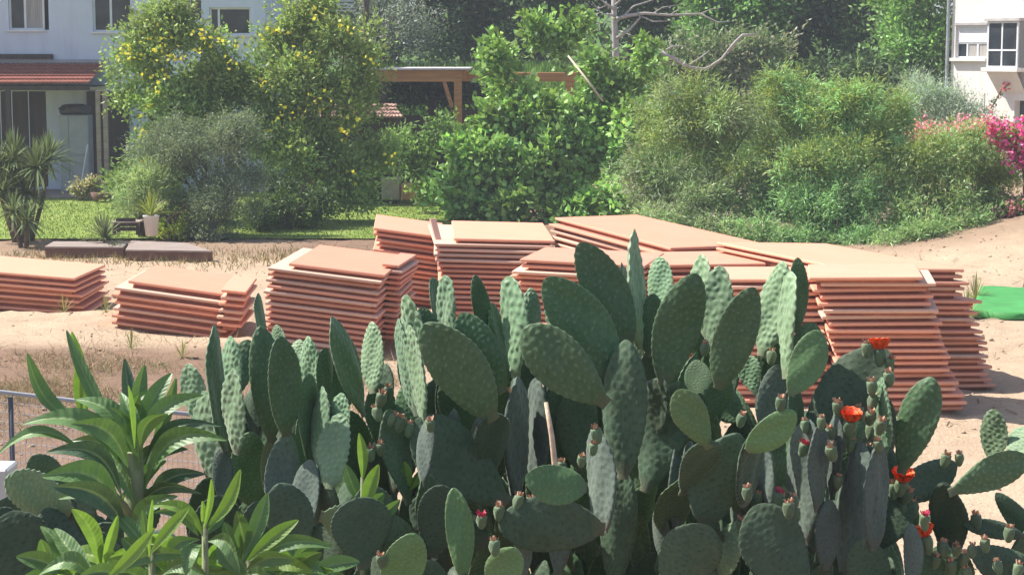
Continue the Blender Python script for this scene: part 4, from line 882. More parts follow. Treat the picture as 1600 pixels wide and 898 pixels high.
for k, (x, y) in enumerate(((100, 486), (205, 545), (312, 486), (165, 492), (285, 560), (1512, 498), (1524, 470))):
    q = G(x, y, 0); o = empty('weed', (q.x, q.y, hz(q.x, q.y)))
    tag(o, ['spindly weed in front of the far left low stack', 'green weed tuft on the sand below the second low stack', 'weed by the right foot of the second low stack', 'tiny weed between the two low left stacks', 'weed tuft above the long loquat leaf', 'dark weedy tuft at the lower left corner of the green sheet', 'weed tuft at the upper left corner of the green sheet'][k], 'weed')
    rosette(o, (0, 0, 0), 26 if k < 5 else 80, .34 if k < 5 else .5, .012, [(0.28, 0.28, 0.1), (0.2, 0.24, 0.09), (0.35, 0.3, 0.15)], LEAF, 90 + k, (25, 88), 'leaves', 3, .5)

# ---------------------------------------------------------------- prickly pears
def pad_material(name, ca, cb, bloom, scar, rough=.55, areole_rim=(.30, .30, .20), am=.6):
    t = NT(name); v = t.coord('Object'); oi = t.n('ShaderNodeObjectInfo').outputs['Random']
    n1 = t.noise(2.2, 6, .6, v); n2 = t.noise(9, 8, .72, v); n3 = t.noise(34, 5, .7, v)
    c = t.ramp(n1, [(.3, ca), (.7, cb)])
    c = t.mix(t.mix(.35, (0, 0, 0), t.ramp(n2, [(.42, (0, 0, 0)), (.66, (1, 1, 1))])), c, bloom)
    c = t.mix(t.ramp(t.noise(4.5, 9, .75, v), [(.60, (0, 0, 0)), (.70, (1, 1, 1))]), c, scar)
    c = t.mix(.35, c, t.ramp(n3, [(.3, tuple(x * .6 for x in ca)), (.65, tuple(x * 1.25 for x in cb))]))
    a = t.n('ShaderNodeAttribute', attribute_name='tint').outputs['Color']; sp = t.n('ShaderNodeSeparateColor'); t.l(a, sp.inputs[0])
    c = t.mix(t.mix(am, (0, 0, 0), sp.outputs[0]), c, areole_rim)               # areoles with their wool, plus a rim tone painted for backlight
    c = t.mix(t.mix(.55, (0, 0, 0), sp.outputs[1]), c, (.17, .13, .09))  # corky old base
    hs = t.n('ShaderNodeHueSaturation'); t.l(c, hs.inputs['Color'])
    m1 = t.n('ShaderNodeMapRange'); t.l(oi, m1.inputs[0]); m1.inputs[3].default_value = .475; m1.inputs[4].default_value = .515; t.l(m1.outputs[0], hs.inputs['Hue'])
    ml = t.n('ShaderNodeMath', operation='MULTIPLY'); t.l(oi, ml.inputs[0]); ml.inputs[1].default_value = 7.31
    fr_ = t.n('ShaderNodeMath', operation='FRACT'); t.l(ml.outputs[0], fr_.inputs[0])
    m2 = t.n('ShaderNodeMapRange'); t.l(fr_.outputs[0], m2.inputs[0]); m2.inputs[3].default_value = .78; m2.inputs[4].default_value = 1.22; t.l(m2.outputs[0], hs.inputs['Value'])
    t.bump(n3, .35, .006)
    t.b.inputs['Sheen Weight'].default_value = .45; t.b.inputs['Sheen Roughness'].default_value = .35; t.b.inputs['Sheen Tint'].default_value = (.85, .95, .8, 1)
    return t.fin(hs.outputs[0], rough, .4)
PAD = pad_material('cactus_pad', (.050, .112, .044), (.082, .158, .064), (.14, .22, .12), (.15, .14, .08), areole_rim=(.26, .31, .19), am=.6)
PAD_SUNLIT = pad_material('cactus_pad_sunlit', (.125, .225, .115), (.18, .29, .15), (.28, .37, .25), (.26, .24, .15), areole_rim=(.38, .42, .3), am=.5)  # same skin painted paler, sunlight put into the colour of left-turned pads
PAD_YOUNG = pad_material('cactus_pad_young', (.095, .19, .065), (.135, .25, .085), (.17, .27, .12), (.16, .2, .09), .5)
PAD_OLD_SHADED = pad_material('cactus_pad_old_shaded', (.048, .092, .052), (.078, .130, .070), (.13, .17, .115), (.13, .11, .07), .7, areole_rim=(.02, .025, .02), am=.8)  # older pads, base colour also darkened to stand in for shade
def pad_mesh(seed, ratio=.5, nr=84, nm=96, thick=.055, bump=.0075, spacing=.075, peak=.62):
    g = np.random.default_rng(seed)
    s = (1 - np.cos(np.linspace(.06, math.pi - .0, nr) )) / 2; s[0] = 0.0; s[-1] = 1.0
    s = np.clip(s, 0, 1)
    # outline: narrow neck, widest at `peak`, rounded tip
    wv = np.sin(np.pi * s ** (math.log(.5) / math.log(peak))) ** .52
    wv = np.maximum(wv, np.where(s < .1, .26, 0)) * ratio / 2
    wv[-1] = 0.002
    asym = g.uniform(-.06, .06); bendx = g.uniform(-.07, .07); bendy = g.uniform(-.09, .09); tw = g.uniform(-.25, .25)
    ph = np.linspace(0, 2 * np.pi, nm, endpoint=False); ph = ph + .30 * np.sin(2 * ph) * -1
    S, PH = np.meshgrid(s, ph, indexing='ij'); Wv = np.repeat(wv[:, None], nm, 1)
    tk = thick * (1 - .25 * S) * np.minimum(1, (1.02 - S) * 7) ** .5 * np.minimum(1, .55 + S * 3)
    cx = np.cos(PH); sy = np.sin(PH)
    xl = Wv * cx; yl = tk * .5 * np.sign(sy) * np.abs(sy) ** .75
    spacing = spacing * g.uniform(.85, 1.25)
    # hex lattice of tubercles
    rot = g.uniform(-.3, .3); xl0 = xl + .012 * np.sin(S * 23 + xl * 15) + .01 * np.sin(S * 41 + seed); u = (xl0 * math.cos(rot) + S * math.sin(rot)) + .01 * np.sin(S * 14); v = (-xl0 * math.sin(rot) + (S + .014 * np.sin(xl * 31 + seed) + .012 * np.sin(S * 19 + xl * 12)) * math.cos(rot))
    rowh = spacing * .866; row = np.round(v / rowh); uo = (row % 2) * spacing / 2
    du = (u - uo) - np.round((u - uo) / spacing) * spacing; dv = v - row * rowh
    d2 = du ** 2 + dv ** 2; bp = np.exp(-d2 / (2 * (spacing * .2) ** 2)); dot = np.exp(-d2 / (2 * (spacing * .085) ** 2))
    side = np.abs(sy) ** .6; d_e = (S / (spacing * .9)) % 1.0 - .5; be = np.exp(-(d_e * spacing) ** 2 / (2 * (spacing * .2) ** 2))
    fade = np.clip((S - .06) * 8, 0, 1) * np.clip((1.0 - S) * 22, .0, 1)
    yl = yl + np.sign(sy) * bump * (bp - .25) * side * fade
    edge = (1 - side) ; xl = xl + np.sign(cx) * (bump * 1.3) * (be - .3) * np.clip(edge * 1.6, 0, 1) * fade
    wob = .010 * np.sin(S * 5 + xl * 9 + seed) + .008 * np.sin(xl * 17 - S * 7 + seed * 2)
    X = xl + asym * np.sin(np.pi * S) * .6 + bendx * S ** 2; Y = yl + wob + bendy * (S - .5) ** 2 - bendy * .25 + tw * xl * (S - .3) * .5
    Z = S + .006 * np.sin(ph * 3)[None] * (S > .5)
    V = np.stack([X, Y, Z], -1).reshape(-1, 3)
    I, J = np.meshgrid(np.arange(nr - 1), np.arange(nm), indexing='ij'); J2 = (J + 1) % nm
    Fq = np.stack([I * nm + J, I * nm + J2, (I + 1) * nm + J2, (I + 1) * nm + J], -1).reshape(-1, 4)
    col = np.zeros((nr, nm, 3)); col[..., 0] = np.clip(dot * side * 1.1 + be ** 4 * np.clip(edge * 1.4, 0, 1) * .5 + np.clip(edge - .45, 0, 1) * .9, 0, .85) * fade; col[..., 1] = np.clip(1 - S * 7, 0, 1)  # red: areole dots, and the rim tinted to imitate a backlit edge
    return np_mesh('pad', V, Fq, col=col.reshape(-1, 3), smooth=True)
PV = {}
def pads_of(m, key, **kw):
    PV[key] = []
    for k in range(6):
        me = pad_mesh(100 + k + len(key) * 7, peak=[.56, .52, .60, .55, .63, .50][k], **kw); me.materials.append(m); PV[key].append(me)
pads_of(PAD, 'm', bump=.0085); pads_of(PAD_YOUNG, 'yy', bump=.0055, thick=.06, spacing=.085); pads_of(PAD_OLD_SHADED, 'old', bump=.0065, thick=.085)
PAD_GREY = pad_material('cactus_pad_grey', (.085, .12, .098), (.125, .165, .135), (.19, .22, .195), (.13, .12, .10), .85, areole_rim=(.05, .055, .05), am=.7)
pads_of(PAD_GREY, 'grey', bump=.008, thick=.08, spacing=.085)
pads_of(PAD_SUNLIT, 'bump', bump=.017, spacing=.092, thick=.06)
# fruit and blossom
FRUIT = pad_material('cactus_fruit', (.085, .14, .07), (.13, .19, .10), (.2, .26, .14), (.3, .18, .12))
TIPB = simple('dried_blossom', (.50, .30, .20), .9, .45, 30); TIPR = simple('red_bud', (.55, .07, .12), .7, .3, 20); ORNG = NT('orange_petal')
ORNG.fin(ORNG.ramp(ORNG.noise(9, 3, .5, ORNG.coord()), [(.3, (.85, .10, .04)), (.7, (.95, .22, .06))]), .5, .3); ORNG = ORNG.m
def fruit_mesh(seed):
    g = np.random.default_rng(seed); nr, nm = 15, 20; V = []; Fc = []
    prof = [(.10, 0), (.22, .08), (.30, .22), (.36, .40), (.39, .58), (.39, .74), (.36, .86), (.30, .91), (.20, .87), (.02, .85)]
    for i, (r_, z) in enumerate(prof):
        for j in range(nm):
            a = 6.2832 * j / nm; b = 1 + .13 * math.sin(a * 5 + (i % 2) * 3.14) * math.sin(i * 1.9) if 1 < i < 8 else 1
            V.append((r_ * b * math.cos(a) * .5, r_ * b * math.sin(a) * .5, z * .95))
    for i in range(len(prof) - 1):
        for j in range(nm): Fc.append([i * nm + j, i * nm + (j + 1) % nm, (i + 1) * nm + (j + 1) % nm, (i + 1) * nm + j])
    return np_mesh('fruit', V, Fc, smooth=True)
def tuft_mesh(seed, m):           # dried flower remains on the fruit crown
    g = np.random.default_rng(seed); V = []; Fc = []
    for k in range(16):
        a = g.uniform(0, 6.28); r0 = g.uniform(0, .12); r1 = r0 + g.uniform(.0, .10); h = g.uniform(.12, .34)
        c = np.array([math.cos(a), math.sin(a), 0]); s_ = np.array([-math.sin(a), math.cos(a), 0]) * g.uniform(.03, .06)
        b0 = c * r0 + [0, 0, .80]; t0 = c * r1 + [0, 0, .80 + h]; n0 = len(V)
        V += [b0 - s_, b0 + s_, t0 + s_ * .8 + c * .02, t0 - s_ * .8]; Fc.append([n0, n0 + 1, n0 + 2, n0 + 3])
    me = np_mesh('dried_flower', V, Fc); me.materials.append(m); return me
def bloom_mesh(seed, m):
    g = np.random.default_rng(seed); V = []; Fc = []
    for ring, (cnt, L_, op) in enumerate(((9, .50, .62), (8, .44, .38), (6, .34, .15))):
        for k in range(cnt):
            a = 6.283 * k / cnt + ring * .4 + g.normal(0, .1); c = np.array([math.cos(a), math.sin(a), 0]); s_ = np.array([-math.sin(a), math.cos(a), 0]); n0 = len(V)
            for j, (t, wd) in enumerate(((0, .06), (.4, .20), (.8, .24), (1, .10))):
                th = op * (t ** .8) * .5 + .12; p = c * (.05 + L_ * t * math.sin(th)) + np.array([0, 0, .80 + L_ * t * math.cos(th)])
                V += [p - s_ * wd, p - c * .02 - np.array([0, 0, .03]), p + s_ * wd]
            for j in range(3):
                q = n0 + j * 3; Fc += [[q, q + 1, q + 4, q + 3], [q + 1, q + 2, q + 5, q + 4]]
    me = np_mesh('flower', V, Fc); me.materials.append(m); return me
FM = [fruit_mesh(k) for k in range(3)]
for f in FM: f.materials.append(FRUIT)
TM = [tuft_mesh(k, TIPB) for k in range(4)]; TR = [tuft_mesh(k + 9, TIPR) for k in range(2)]; BM = [bloom_mesh(k, ORNG) for k in range(3)]

# base x, base y, tip x, tip y, visible width, distance, facing (-1 face turned to the left, +1 right, 0 to the camera), kind, plant
PL = [
 # left clump
 (352,705,333,508,30,7.3,1,'m','L'),(366,645,357,525,32,7.5,-1,'bump','L'),(370,710,366,578,31,7.1,-1,'bump','L'),(424,690,407,510,56,7.2,0,'m','L'),(446,682,438,526,56,7.0,0,'m','L'),
 (414,540,403,458,17,7.9,1,'m','L'),(440,570,430,508,26,7.8,-1,'bump','L'),(486,650,482,525,36,7.5,-1,'bump','L'),(503,645,506,543,28,7.4,1,'m','L'),(488,725,478,586,34,7.1,1,'m','L'),
 (497,735,502,604,26,7.0,-1,'bump','L'),(522,720,535,614,36,7.0,-1,'bump','L'),(515,764,533,646,52,6.9,-1,'bump','L'),(568,650,519,495,36,7.2,1,'m','L'),(565,640,541,520,22,7.4,1,'m','L'),
 (583,615,580,503,37,7.3,-1,'bump','L'),(442,820,448,676,58,7.1,0,'grey','L'),(465,860,486,718,46,6.9,-1,'grey','L'),(312,668,298,568,38,7.8,-1,'bump','L'),(338,760,315,612,50,7.7,-1,'bump','L'),
 (350,785,345,698,34,7.3,0,'grey','L'),(500,806,576,826,68,6.6,-1,'bump','L'),(648,838,560,832,64,6.9,0,'old','L'),(395,790,385,675,62,7.5,0,'m','L'),(600,700,585,600,48,7.4,1,'m','L'),(560,760,548,640,56,7.5,1,'m','L'),
 (350,640,385,530,46,7.9,0,'m','L'),(455,600,468,530,30,7.9,-1,'bump','L'),(538,640,560,560,34,7.9,1,'m','L'),(520,640,528,560,36,7.7,0,'m','L'),
 # far left low
 (112,800,8,748,66,5.9,-1,'bump','F'),(95,778,50,712,56,6.1,0,'m','F'),(70,960,15,800,118,5.7,0,'old','F'),(140,950,60,800,95,5.8,0,'old','F'),(180,930,120,830,80,6.1,0,'m','F'),
 # centre left
 (772,657,662,507,88,6.9,0,'m','C'),(786,614,720,490,66,7.1,0,'m','C'),(700,545,678,433,24,7.7,1,'m','C'),(705,560,695,430,28,7.5,-1,'bump','C'),(762,540,742,430,29,7.5,0,'m','C'),
 (652,610,634,460,30,7.2,-1,'bump','C'),(690,575,660,480,48,7.3,0,'m','C'),(650,650,622,498,28,7.1,-1,'bump','C'),(664,670,640,508,26,7.0,-1,'bump','C'),(792,600,770,473,24,7.5,1,'m','C'),
 (806,590,798,432,40,7.4,-1,'bump','C'),(822,570,830,450,36,7.6,0,'bump','C'),(745,690,690,600,60,7.3,0,'m','C'),(640,700,632,600,44,7.4,0,'m','C'),(805,600,838,470,40,7.8,-1,'bump','C'),
 (958,592,862,430,88,6.9,0,'m','M'),(949,632,813,520,88,6.7,0,'m','M'),(983,542,913,377,74,7.0,0,'m','M'),(973,748,985,532,74,6.8,0,'old','M'),(997,545,990,358,22,7.2,1,'bump','M'),
 (985,510,970,410,15,7.6,1,'m','M'),(1030,500,1031,401,40,7.5,-1,'bump','M'),(1012,558,1025,460,40,7.2,0,'m','M'),(1035,602,1088,428,74,6.9,0,'m','M'),(880,560,872,440,44,7.6,-1,'bump','M'),
 (1106,530,1097,397,35,7.5,-1,'bump','R'),(1120,550,1128,416,50,7.3,-1,'bump','R'),(1122,607,1180,450,66,6.8,0,'m','R'),(1190,556,1224,408,52,7.2,-1,'bump','R'),(1242,520,1250,403,34,7.1,0,'m','R'),
 (1228,592,1234,425,25,6.9,-1,'bump','R'),(1234,617,1287,520,58,6.6,0,'yy','R'),(1245,580,1276,506,46,6.9,0,'m','R'),(1109,701,1066,606,56,6.5,0,'yy','M'),(1008,768,1062,596,76,7.0,0,'old','M'),
 (1167,704,1240,640,52,6.4,0,'yy','R'),(1102,822,1142,674,84,6.7,0,'old','R'),(960,930,976,738,62,6.9,0,'old','M'),(1040,935,1108,822,96,6.6,0,'old','M'),(917,762,822,742,64,6.4,0,'yy','M'),
 (945,826,780,812,90,6.6,0,'old','M'),(942,832,930,668,46,6.7,-1,'grey','M'),(723,905,713,762,46,6.3,0,'yy','C'),(608,930,648,833,68,6.2,0,'yy','C'),(775,935,797,853,60,6.2,0,'yy','C'),
 (792,787,640,668,105,7.0,0,'old','C'),(640,788,608,640,44,7.0,1,'old','C'),(762,850,640,790,85,7.1,0,'old','C'),(805,800,812,588,36,7.2,1,'grey','C'),(836,760,838,590,36,7.3,-1,'grey','M'),
 (905,735,900,600,66,7.4,0,'old','M'),(872,720,862,600,38,7.6,1,'old','M'),(1110,655,1134,585,42,7.1,0,'m','R'),(1200,690,1210,570,50,7.0,0,'grey','R'),(1182,616,1165,556,36,7.2,-1,'bump','R'),
 (1100,625,1088,562,44,7.2,0,'m','R'),(1090,560,1100,480,40,7.8,0,'m','R'),(1060,560,1058,470,40,7.9,0,'m','M'),(930,600,925,500,60,7.8,0,'m','M'),(1160,660,1100,590,56,7.4,0,'m','R'),
 (1215,640,1200,520,50,7.6,0,'m','R'),(1150,760,1215,690,60,7.2,0,'old','R'),(1040,720,1075,620,60,7.5,0,'m','M'),(830,690,800,600,50,7.8,0,'m','C'),
 # right
 (1252,695,1388,548,92,6.9,0,'old','E'),(1380,715,1379,590,30,6.7,-1,'bump','E'),(1408,740,1450,588,64,6.7,0,'m','E'),(1395,775,1497,728,58,6.8,0,'old','G'),(1482,770,1608,720,56,6.7,0,'m','G'),
 (1550,722,1551,638,40,7.0,-1,'bump','G'),(1578,720,1607,668,38,6.9,-1,'bump','G'),(1625,860,1560,768,36,6.9,0,'old','G'),(1600,838,1506,816,30,6.8,0,'old','G'),(1640,905,1515,868,66,6.5,0,'old','G'),
 (1258,850,1264,655,62,6.7,-1,'grey','E'),(1318,905,1346,690,52,6.7,-1,'grey','E'),(1290,890,1296,780,40,6.6,1,'grey','E'),(1262,940,1180,790,105,6.3,0,'old','E'),(1352,865,1412,770,74,6.8,0,'old','E'),
 (1375,940,1350,840,70,6.6,0,'old','E'),(1425,915,1424,818,32,6.5,-1,'grey','E'),(1128,900,1155,815,44,6.7,-1,'bump','R'),(1450,960,1470,850,60,6.6,0,'m','G'),(1490,950,1500,860,50,6.6,0,'m','G'),
 (1246,700,1240,600,22,6.9,1,'m','R'),(1278,800,1282,665,30,6.6,1,'grey','E'),(1300,780,1306,640,26,6.7,-1,'grey','E'),(1366,860,1372,690,36,6.6,1,'grey','E'),(1222,880,1226,760,34,6.5,1,'m','E'),
 (1060,840,1056,700,24,6.9,1,'grey','M'),(1072,800,1080,690,26,7.0,-1,'grey','M'),(870,900,880,760,40,6.9,-1,'grey','M'),(820,900,815,800,30,6.7,1,'grey','C'),(700,760,705,640,30,7.1,1,'grey','C'),(745,780,752,650,34,7.1,-1,'grey','C'),
 (660,760,668,650,26,6.8,-1,'grey','C'),(540,900,548,780,36,6.9,1,'old','L'),(420,900,412,790,34,6.8,-1,'grey','L'),(480,760,474,650,28,7.2,1,'m','L'),(1160,860,1172,730,40,6.8,1,'grey','R'),(1196,820,1190,690,34,6.8,-1,'grey','R'),(1040,880,1030,790,30,6.9,-1,'grey','M'),
 (1330,780,1300,690,50,6.9,0,'m','E'),(1290,760,1240,650,60,7.1,0,'old','E'),(1330,700,1345,610,44,7.2,0,'m','E'),(1420,800,1360,690,60,7.0,0,'old','E'),
]
FR = [(808,778),(830,780),(850,790),(875,725),(910,713),(927,695),(934,673),(1157,650),(1171,765),(1148,782),(1158,815),(778,795),(771,849),(562,872),(597,870),(592,802),(597,695),(577,703),(609,648),(671,658),(691,658),(746,675),(766,680),
 (607,608),(798,615),(592,618),(625,655),(640,665),(595,640),(1101,540),(1220,625),(1258,660),(1280,655),(1297,670),(1310,632),(1335,627),(1345,615),(1362,600),(1362,622),(1360,645),(1358,668),(1317,683),(1330,690),(1300,700),(1340,705),(1355,700),(1372,690),(1307,745),
 (1215,775),(1233,790),(1247,797),(1394,760),(1412,768),(1427,788),(1444,812),(1473,712),(1497,712),(1474,852),(1493,852),(1520,855),(1506,868),(1488,880),(1538,845),(1526,808),(1575,828),(1511,890),(1460,870),(1354,540),(1372,552),(1386,562),(1390,585),(1205,552),(818,795),(1345,640),(1288,690),(1375,660),(1560,880),(1590,885),(1410,790),(1180,775),(1243,780)]
BL = [(1377,540),(1323,648),(1402,742),(1449,832)]
RB = [(753,802),(1253,690),(1213,768),(1330,668),(1165,755),(1440,800)]
PN = {'F': 'low dark prickly pear at the far left behind the loquat leaves', 'L': 'prickly pear with upright narrow pads left of centre behind the loquat', 'C': 'prickly pear with broad left leaning pads left of the tallest pad',
      'M': 'central prickly pear carrying the tallest pads and a long old trunk pad', 'R': 'prickly pear with pale upright pads right of the tallest ones', 'E': 'fruiting prickly pear with orange flowers in front of the tallest stack', 'G': 'prickly pear at the lower right corner spreading over bare sand'}
ROOT = {'F': (70, 6.1), 'L': (450, 7.4), 'C': (720, 7.4), 'M': (970, 7.3), 'R': (1150, 7.3), 'E': (1320, 7.1), 'G': (1560, 7.0)}
CR = {}; padlist = []
for k_, lab in PN.items():
    rx, ry = ROOT[k_]; x = P(rx, 800, ry).x; o = empty('prickly_pear', (x, ry, hz(x, ry))); tag(o, lab, 'cactus', 'prickly pear cacti in the foreground'); CR[k_] = o
RAT = .5
def put_pad(B, T, wv, sgn, kind, plant, fixedw=None):
    """B, T in metres; wv = visible width in metres"""
    z = (T - B); L = z.length; zz = z / L
    v = ((B + T) / 2 - CAM).normalized(); xr = v.cross(zz); xr = (xr / xr.length) * -1
    if xr.x < 0: xr = -xr
    nc = zz.cross(xr);  nc = nc if nc.dot(v) < 0 else -nc
    wr = wv
    t = 0.0
    if fixedw: wr = fixedw
    elif sgn != 0:
        wr = max(wv * 1.25, RAT * .86 * L); t = math.acos(max(.28, min(.92, wv / wr)))
        wr = min(wr, wv / math.cos(t) * 1.02) if t < 1.25 else wr
    else: t = rnd.uniform(-.28, .28)
    n = nc * math.cos(t) + xr * (math.sin(t) * (1 if sgn > 0 else (-1 if sgn < 0 else 1)))
    x = n.cross(zz).normalized(); y = zz.cross(x).normalized()
    iv = Matrix.Translation(CR[plant].location).inverted()
    me = PV[kind][rnd.randrange(6)]
    sx = wr / .5; M = Matrix(((x.x * sx, y.x * L, zz.x * L, B.x), (x.y * sx, y.y * L, zz.y * L, B.y), (x.z * sx, y.z * L, zz.z * L, B.z), (0, 0, 0, 1)))
    if rnd.random() < .5: M = M @ Matrix.Diagonal((-1, -1, 1, 1))
    o = link('pad', me, CR[plant]); o.matrix_local = iv @ M
    return o, L
for (bx, by, tx, ty, wv, Y, sg, kd, plant) in PL:
    lean = rnd.uniform(-.05, .08) if ty < by else 0
    B, T = P(bx, by, Y), P(tx, ty, Y + lean)
    o, L = put_pad(B, T, wv * Y / F, sg, kd, plant)
    padlist.append((bx, by, tx, ty, wv, Y, plant, o, B, T))
# older pads that carry each visible pad down to the ground
def dist_to_pad(px, py, p):
    bx, by, tx, ty, wv = p[:5]; ax, ay = tx - bx, ty - by; L2 = ax * ax + ay * ay
    t = max(0, min(1, ((px - bx) * ax + (py - by) * ay) / L2)); return math.hypot(px - bx - ax * t, py - by - ay * t) - wv * .5 * math.sin(math.pi * max(.1, min(.95, t))), t
hid = []
for p in sorted(padlist, key=lambda q: -q[1]):
    bx, by, tx, ty, wv, Y, plant, o, B, T = p
    ok = False
    for q in padlist:
        if q is p or q[6] != plant or abs(q[5] - Y) > .45: continue
        d, t = dist_to_pad(bx, by, q)
        if d < 10 and t > .3 and q[1] > by + 10: ok = True; break
    if ok: continue
    c = B.copy(); rx, ry = ROOT[plant]; root = Vector((CR[plant].location.x, ry + .1, CR[plant].location.z)); k = 0
    while c.z > root.z + .05 and k < 7:
        if k and any((c - h).length < .16 for h in hid): break
        hid.append(c.copy())
        d = Vector(((root.x - c.x) * .35 + rnd.uniform(-.08, .08), max(.02, (root.y + .15 - c.y) * .4) + .05, -.42)); d.normalize()
        Ln = rnd.uniform(.30, .42); nb = c + d * Ln
        put_pad(nb, c + Vector((0, 0, .03)), rnd.uniform(.09, .14), rnd.choice((-1, -1, 0, 1)), rnd.choice(('old', 'm')), plant)
        c = nb + Vector((0, 0, .03)); k += 1
# pads deep inside the clumps
for k in range(210):
    x = rnd.uniform(330, 1390); y = rnd.uniform(650, 1020) if 560 < x < 1290 else rnd.uniform(720, 1020); Y = rnd.uniform(7.5, 8.5)
    plant = min(('L', 'C', 'M', 'R', 'E'), key=lambda q: abs(ROOT[q][0] - x))
    T = P(x, y - 120, Y); B = P(x + rnd.uniform(-40, 40), y, Y)
    put_pad(B, T, rnd.uniform(.08, .15), rnd.choice((-1, -1, 0, 1)), 'old' if rnd.random() < .6 else 'm', plant)
for k in range(40):
    x = rnd.choice([rnd.uniform(-40, 330), rnd.uniform(300, 700)]); y = rnd.uniform(850, 1050); Y = rnd.uniform(6.3, 7.2)
    put_pad(P(x, y, Y), P(x + rnd.uniform(-30, 30), y - 110, Y), rnd.uniform(.15, .22), rnd.choice((-1, 0, 1)), 'old', 'F' if x < 300 else 'L')
q = MB().tube([P(871, 800, 6.62), P(868, 735, 6.6), P(862, 680, 6.6), P(853, 628, 6.62)], [.011, .011, .010, .007], 8).build('dry_stem', simple('dry_stem', (.62, .45, .32), .8, .3, 14, .3), smooth=True); tag(q, 'thin pale tan dry stem standing among the dark central cactus pads', 'stem')
# fruits: each one joined to the pad whose rim lies nearest below it
def put_fruit(px, py, size=26, kind='fruit'):
    best = min(padlist, key=lambda q: (abs(dist_to_pad(px, py + size * .45, q)[0]) + abs(q[5] - 6.7) * 12 + (25 if dist_to_pad(px, py + size * .45, q)[1] < .35 else 0)))
    Y = best[5] - .03; t = dist_to_pad(px, py, best)[1]
    B = P(px + rnd.uniform(-3, 3), py + size * .6, Y); T = P(px, py - size * .4, Y - rnd.uniform(-.01, .01)); z = T - B; L = z.length; rot = z.to_track_quat('Z', 'Y').to_matrix().to_4x4()
    M = Matrix.Translation(B) @ rot @ Matrix.Rotation(rnd.gauss(0, .16), 4, 'X') @ Matrix.Rotation(rnd.gauss(0, .16), 4, 'Y') @ Matrix.Rotation(rnd.uniform(0, 6), 4, 'Z') @ Matrix.Diagonal((L * 1.55, L * 1.55, L, 1))
    o = link('fruit', FM[rnd.randrange(3)], best[7]); o.matrix_parent_inverse = (CR[best[6]].matrix_basis @ best[7].matrix_basis).inverted(); o.matrix_basis = M
    if kind == 'bloom': me, nm, sc_ = BM[rnd.randrange(3)], 'flower', 1.15
    elif kind == 'red': me, nm, sc_ = TR[rnd.randrange(2)], 'bud', 1.2
    else: me, nm, sc_ = TM[rnd.randrange(4)], 'dried_flower', 1
    f = link(nm, me, best[7]); f.matrix_parent_inverse = o.matrix_parent_inverse; f.matrix_basis = M @ Matrix.Diagonal((sc_, sc_, 1, 1)) if kind != 'bloom' else M @ Matrix.Translation((0, 0, -.28)) @ Matrix.Diagonal((sc_, sc_, 1.35, 1))
for x, y in FR: put_fruit(x, y + 3, rnd.uniform(22, 30))
for x, y in BL: put_fruit(x, y + 14, 32, 'bloom')
for x, y in RB: put_fruit(x, y + 8, 26, 'red')

# ---------------------------------------------------------------- loquat in front
def loquat_mat(name, ca, cb, young=False):
    t = NT(name); v = t.coord('Object'); n1 = t.noise(3, 5, .6, v); n2 = t.noise(20, 5, .7, v)
    c = t.ramp(n1, [(.3, ca), (.7, cb)]); a = t.n('ShaderNodeAttribute', attribute_name='tint').outputs['Color']; sp = t.n('ShaderNodeSeparateColor'); t.l(a, sp.inputs[0])
    c = t.mix(t.mix(.55, (0, 0, 0), sp.outputs[0]), c, (.40, .45, .22)); c = t.mix(.2, c, t.ramp(n2, [(.3, ca), (.7, tuple(x * 1.4 for x in cb))]))
    ge = t.n('ShaderNodeNewGeometry'); c2 = t.mix(ge.outputs['Backfacing'], c, tuple(min(1, x * 1.5 + .05) for x in cb))
    t.fin(c2, .42, .5); tr = t.n('ShaderNodeBsdfTranslucent'); t.l(t.mix(1, c, (1.1, 1.25, .55), 'MULTIPLY'), tr.inputs[0])
    mx = t.n('ShaderNodeMixShader'); mx.inputs[0].default_value = .42 if young else .22; t.l(t.b.outputs[0], mx.inputs[1]); t.l(tr.outputs[0], mx.inputs[2]); t.l(mx.outputs[0], t.out.inputs[0]); return t.m
LQ = loquat_mat('loquat_leaf', (.09, .175, .06), (.14, .245, .085)); LQY = loquat_mat('loquat_leaf_young', (.16, .27, .06), (.23, .36, .08), True); LQD = loquat_mat('loquat_leaf_dark', (.05, .095, .055), (.08, .14, .08)); LSTEM = simple('loquat_stem', (.22, .24, .13), .8, .3, 8, .3)
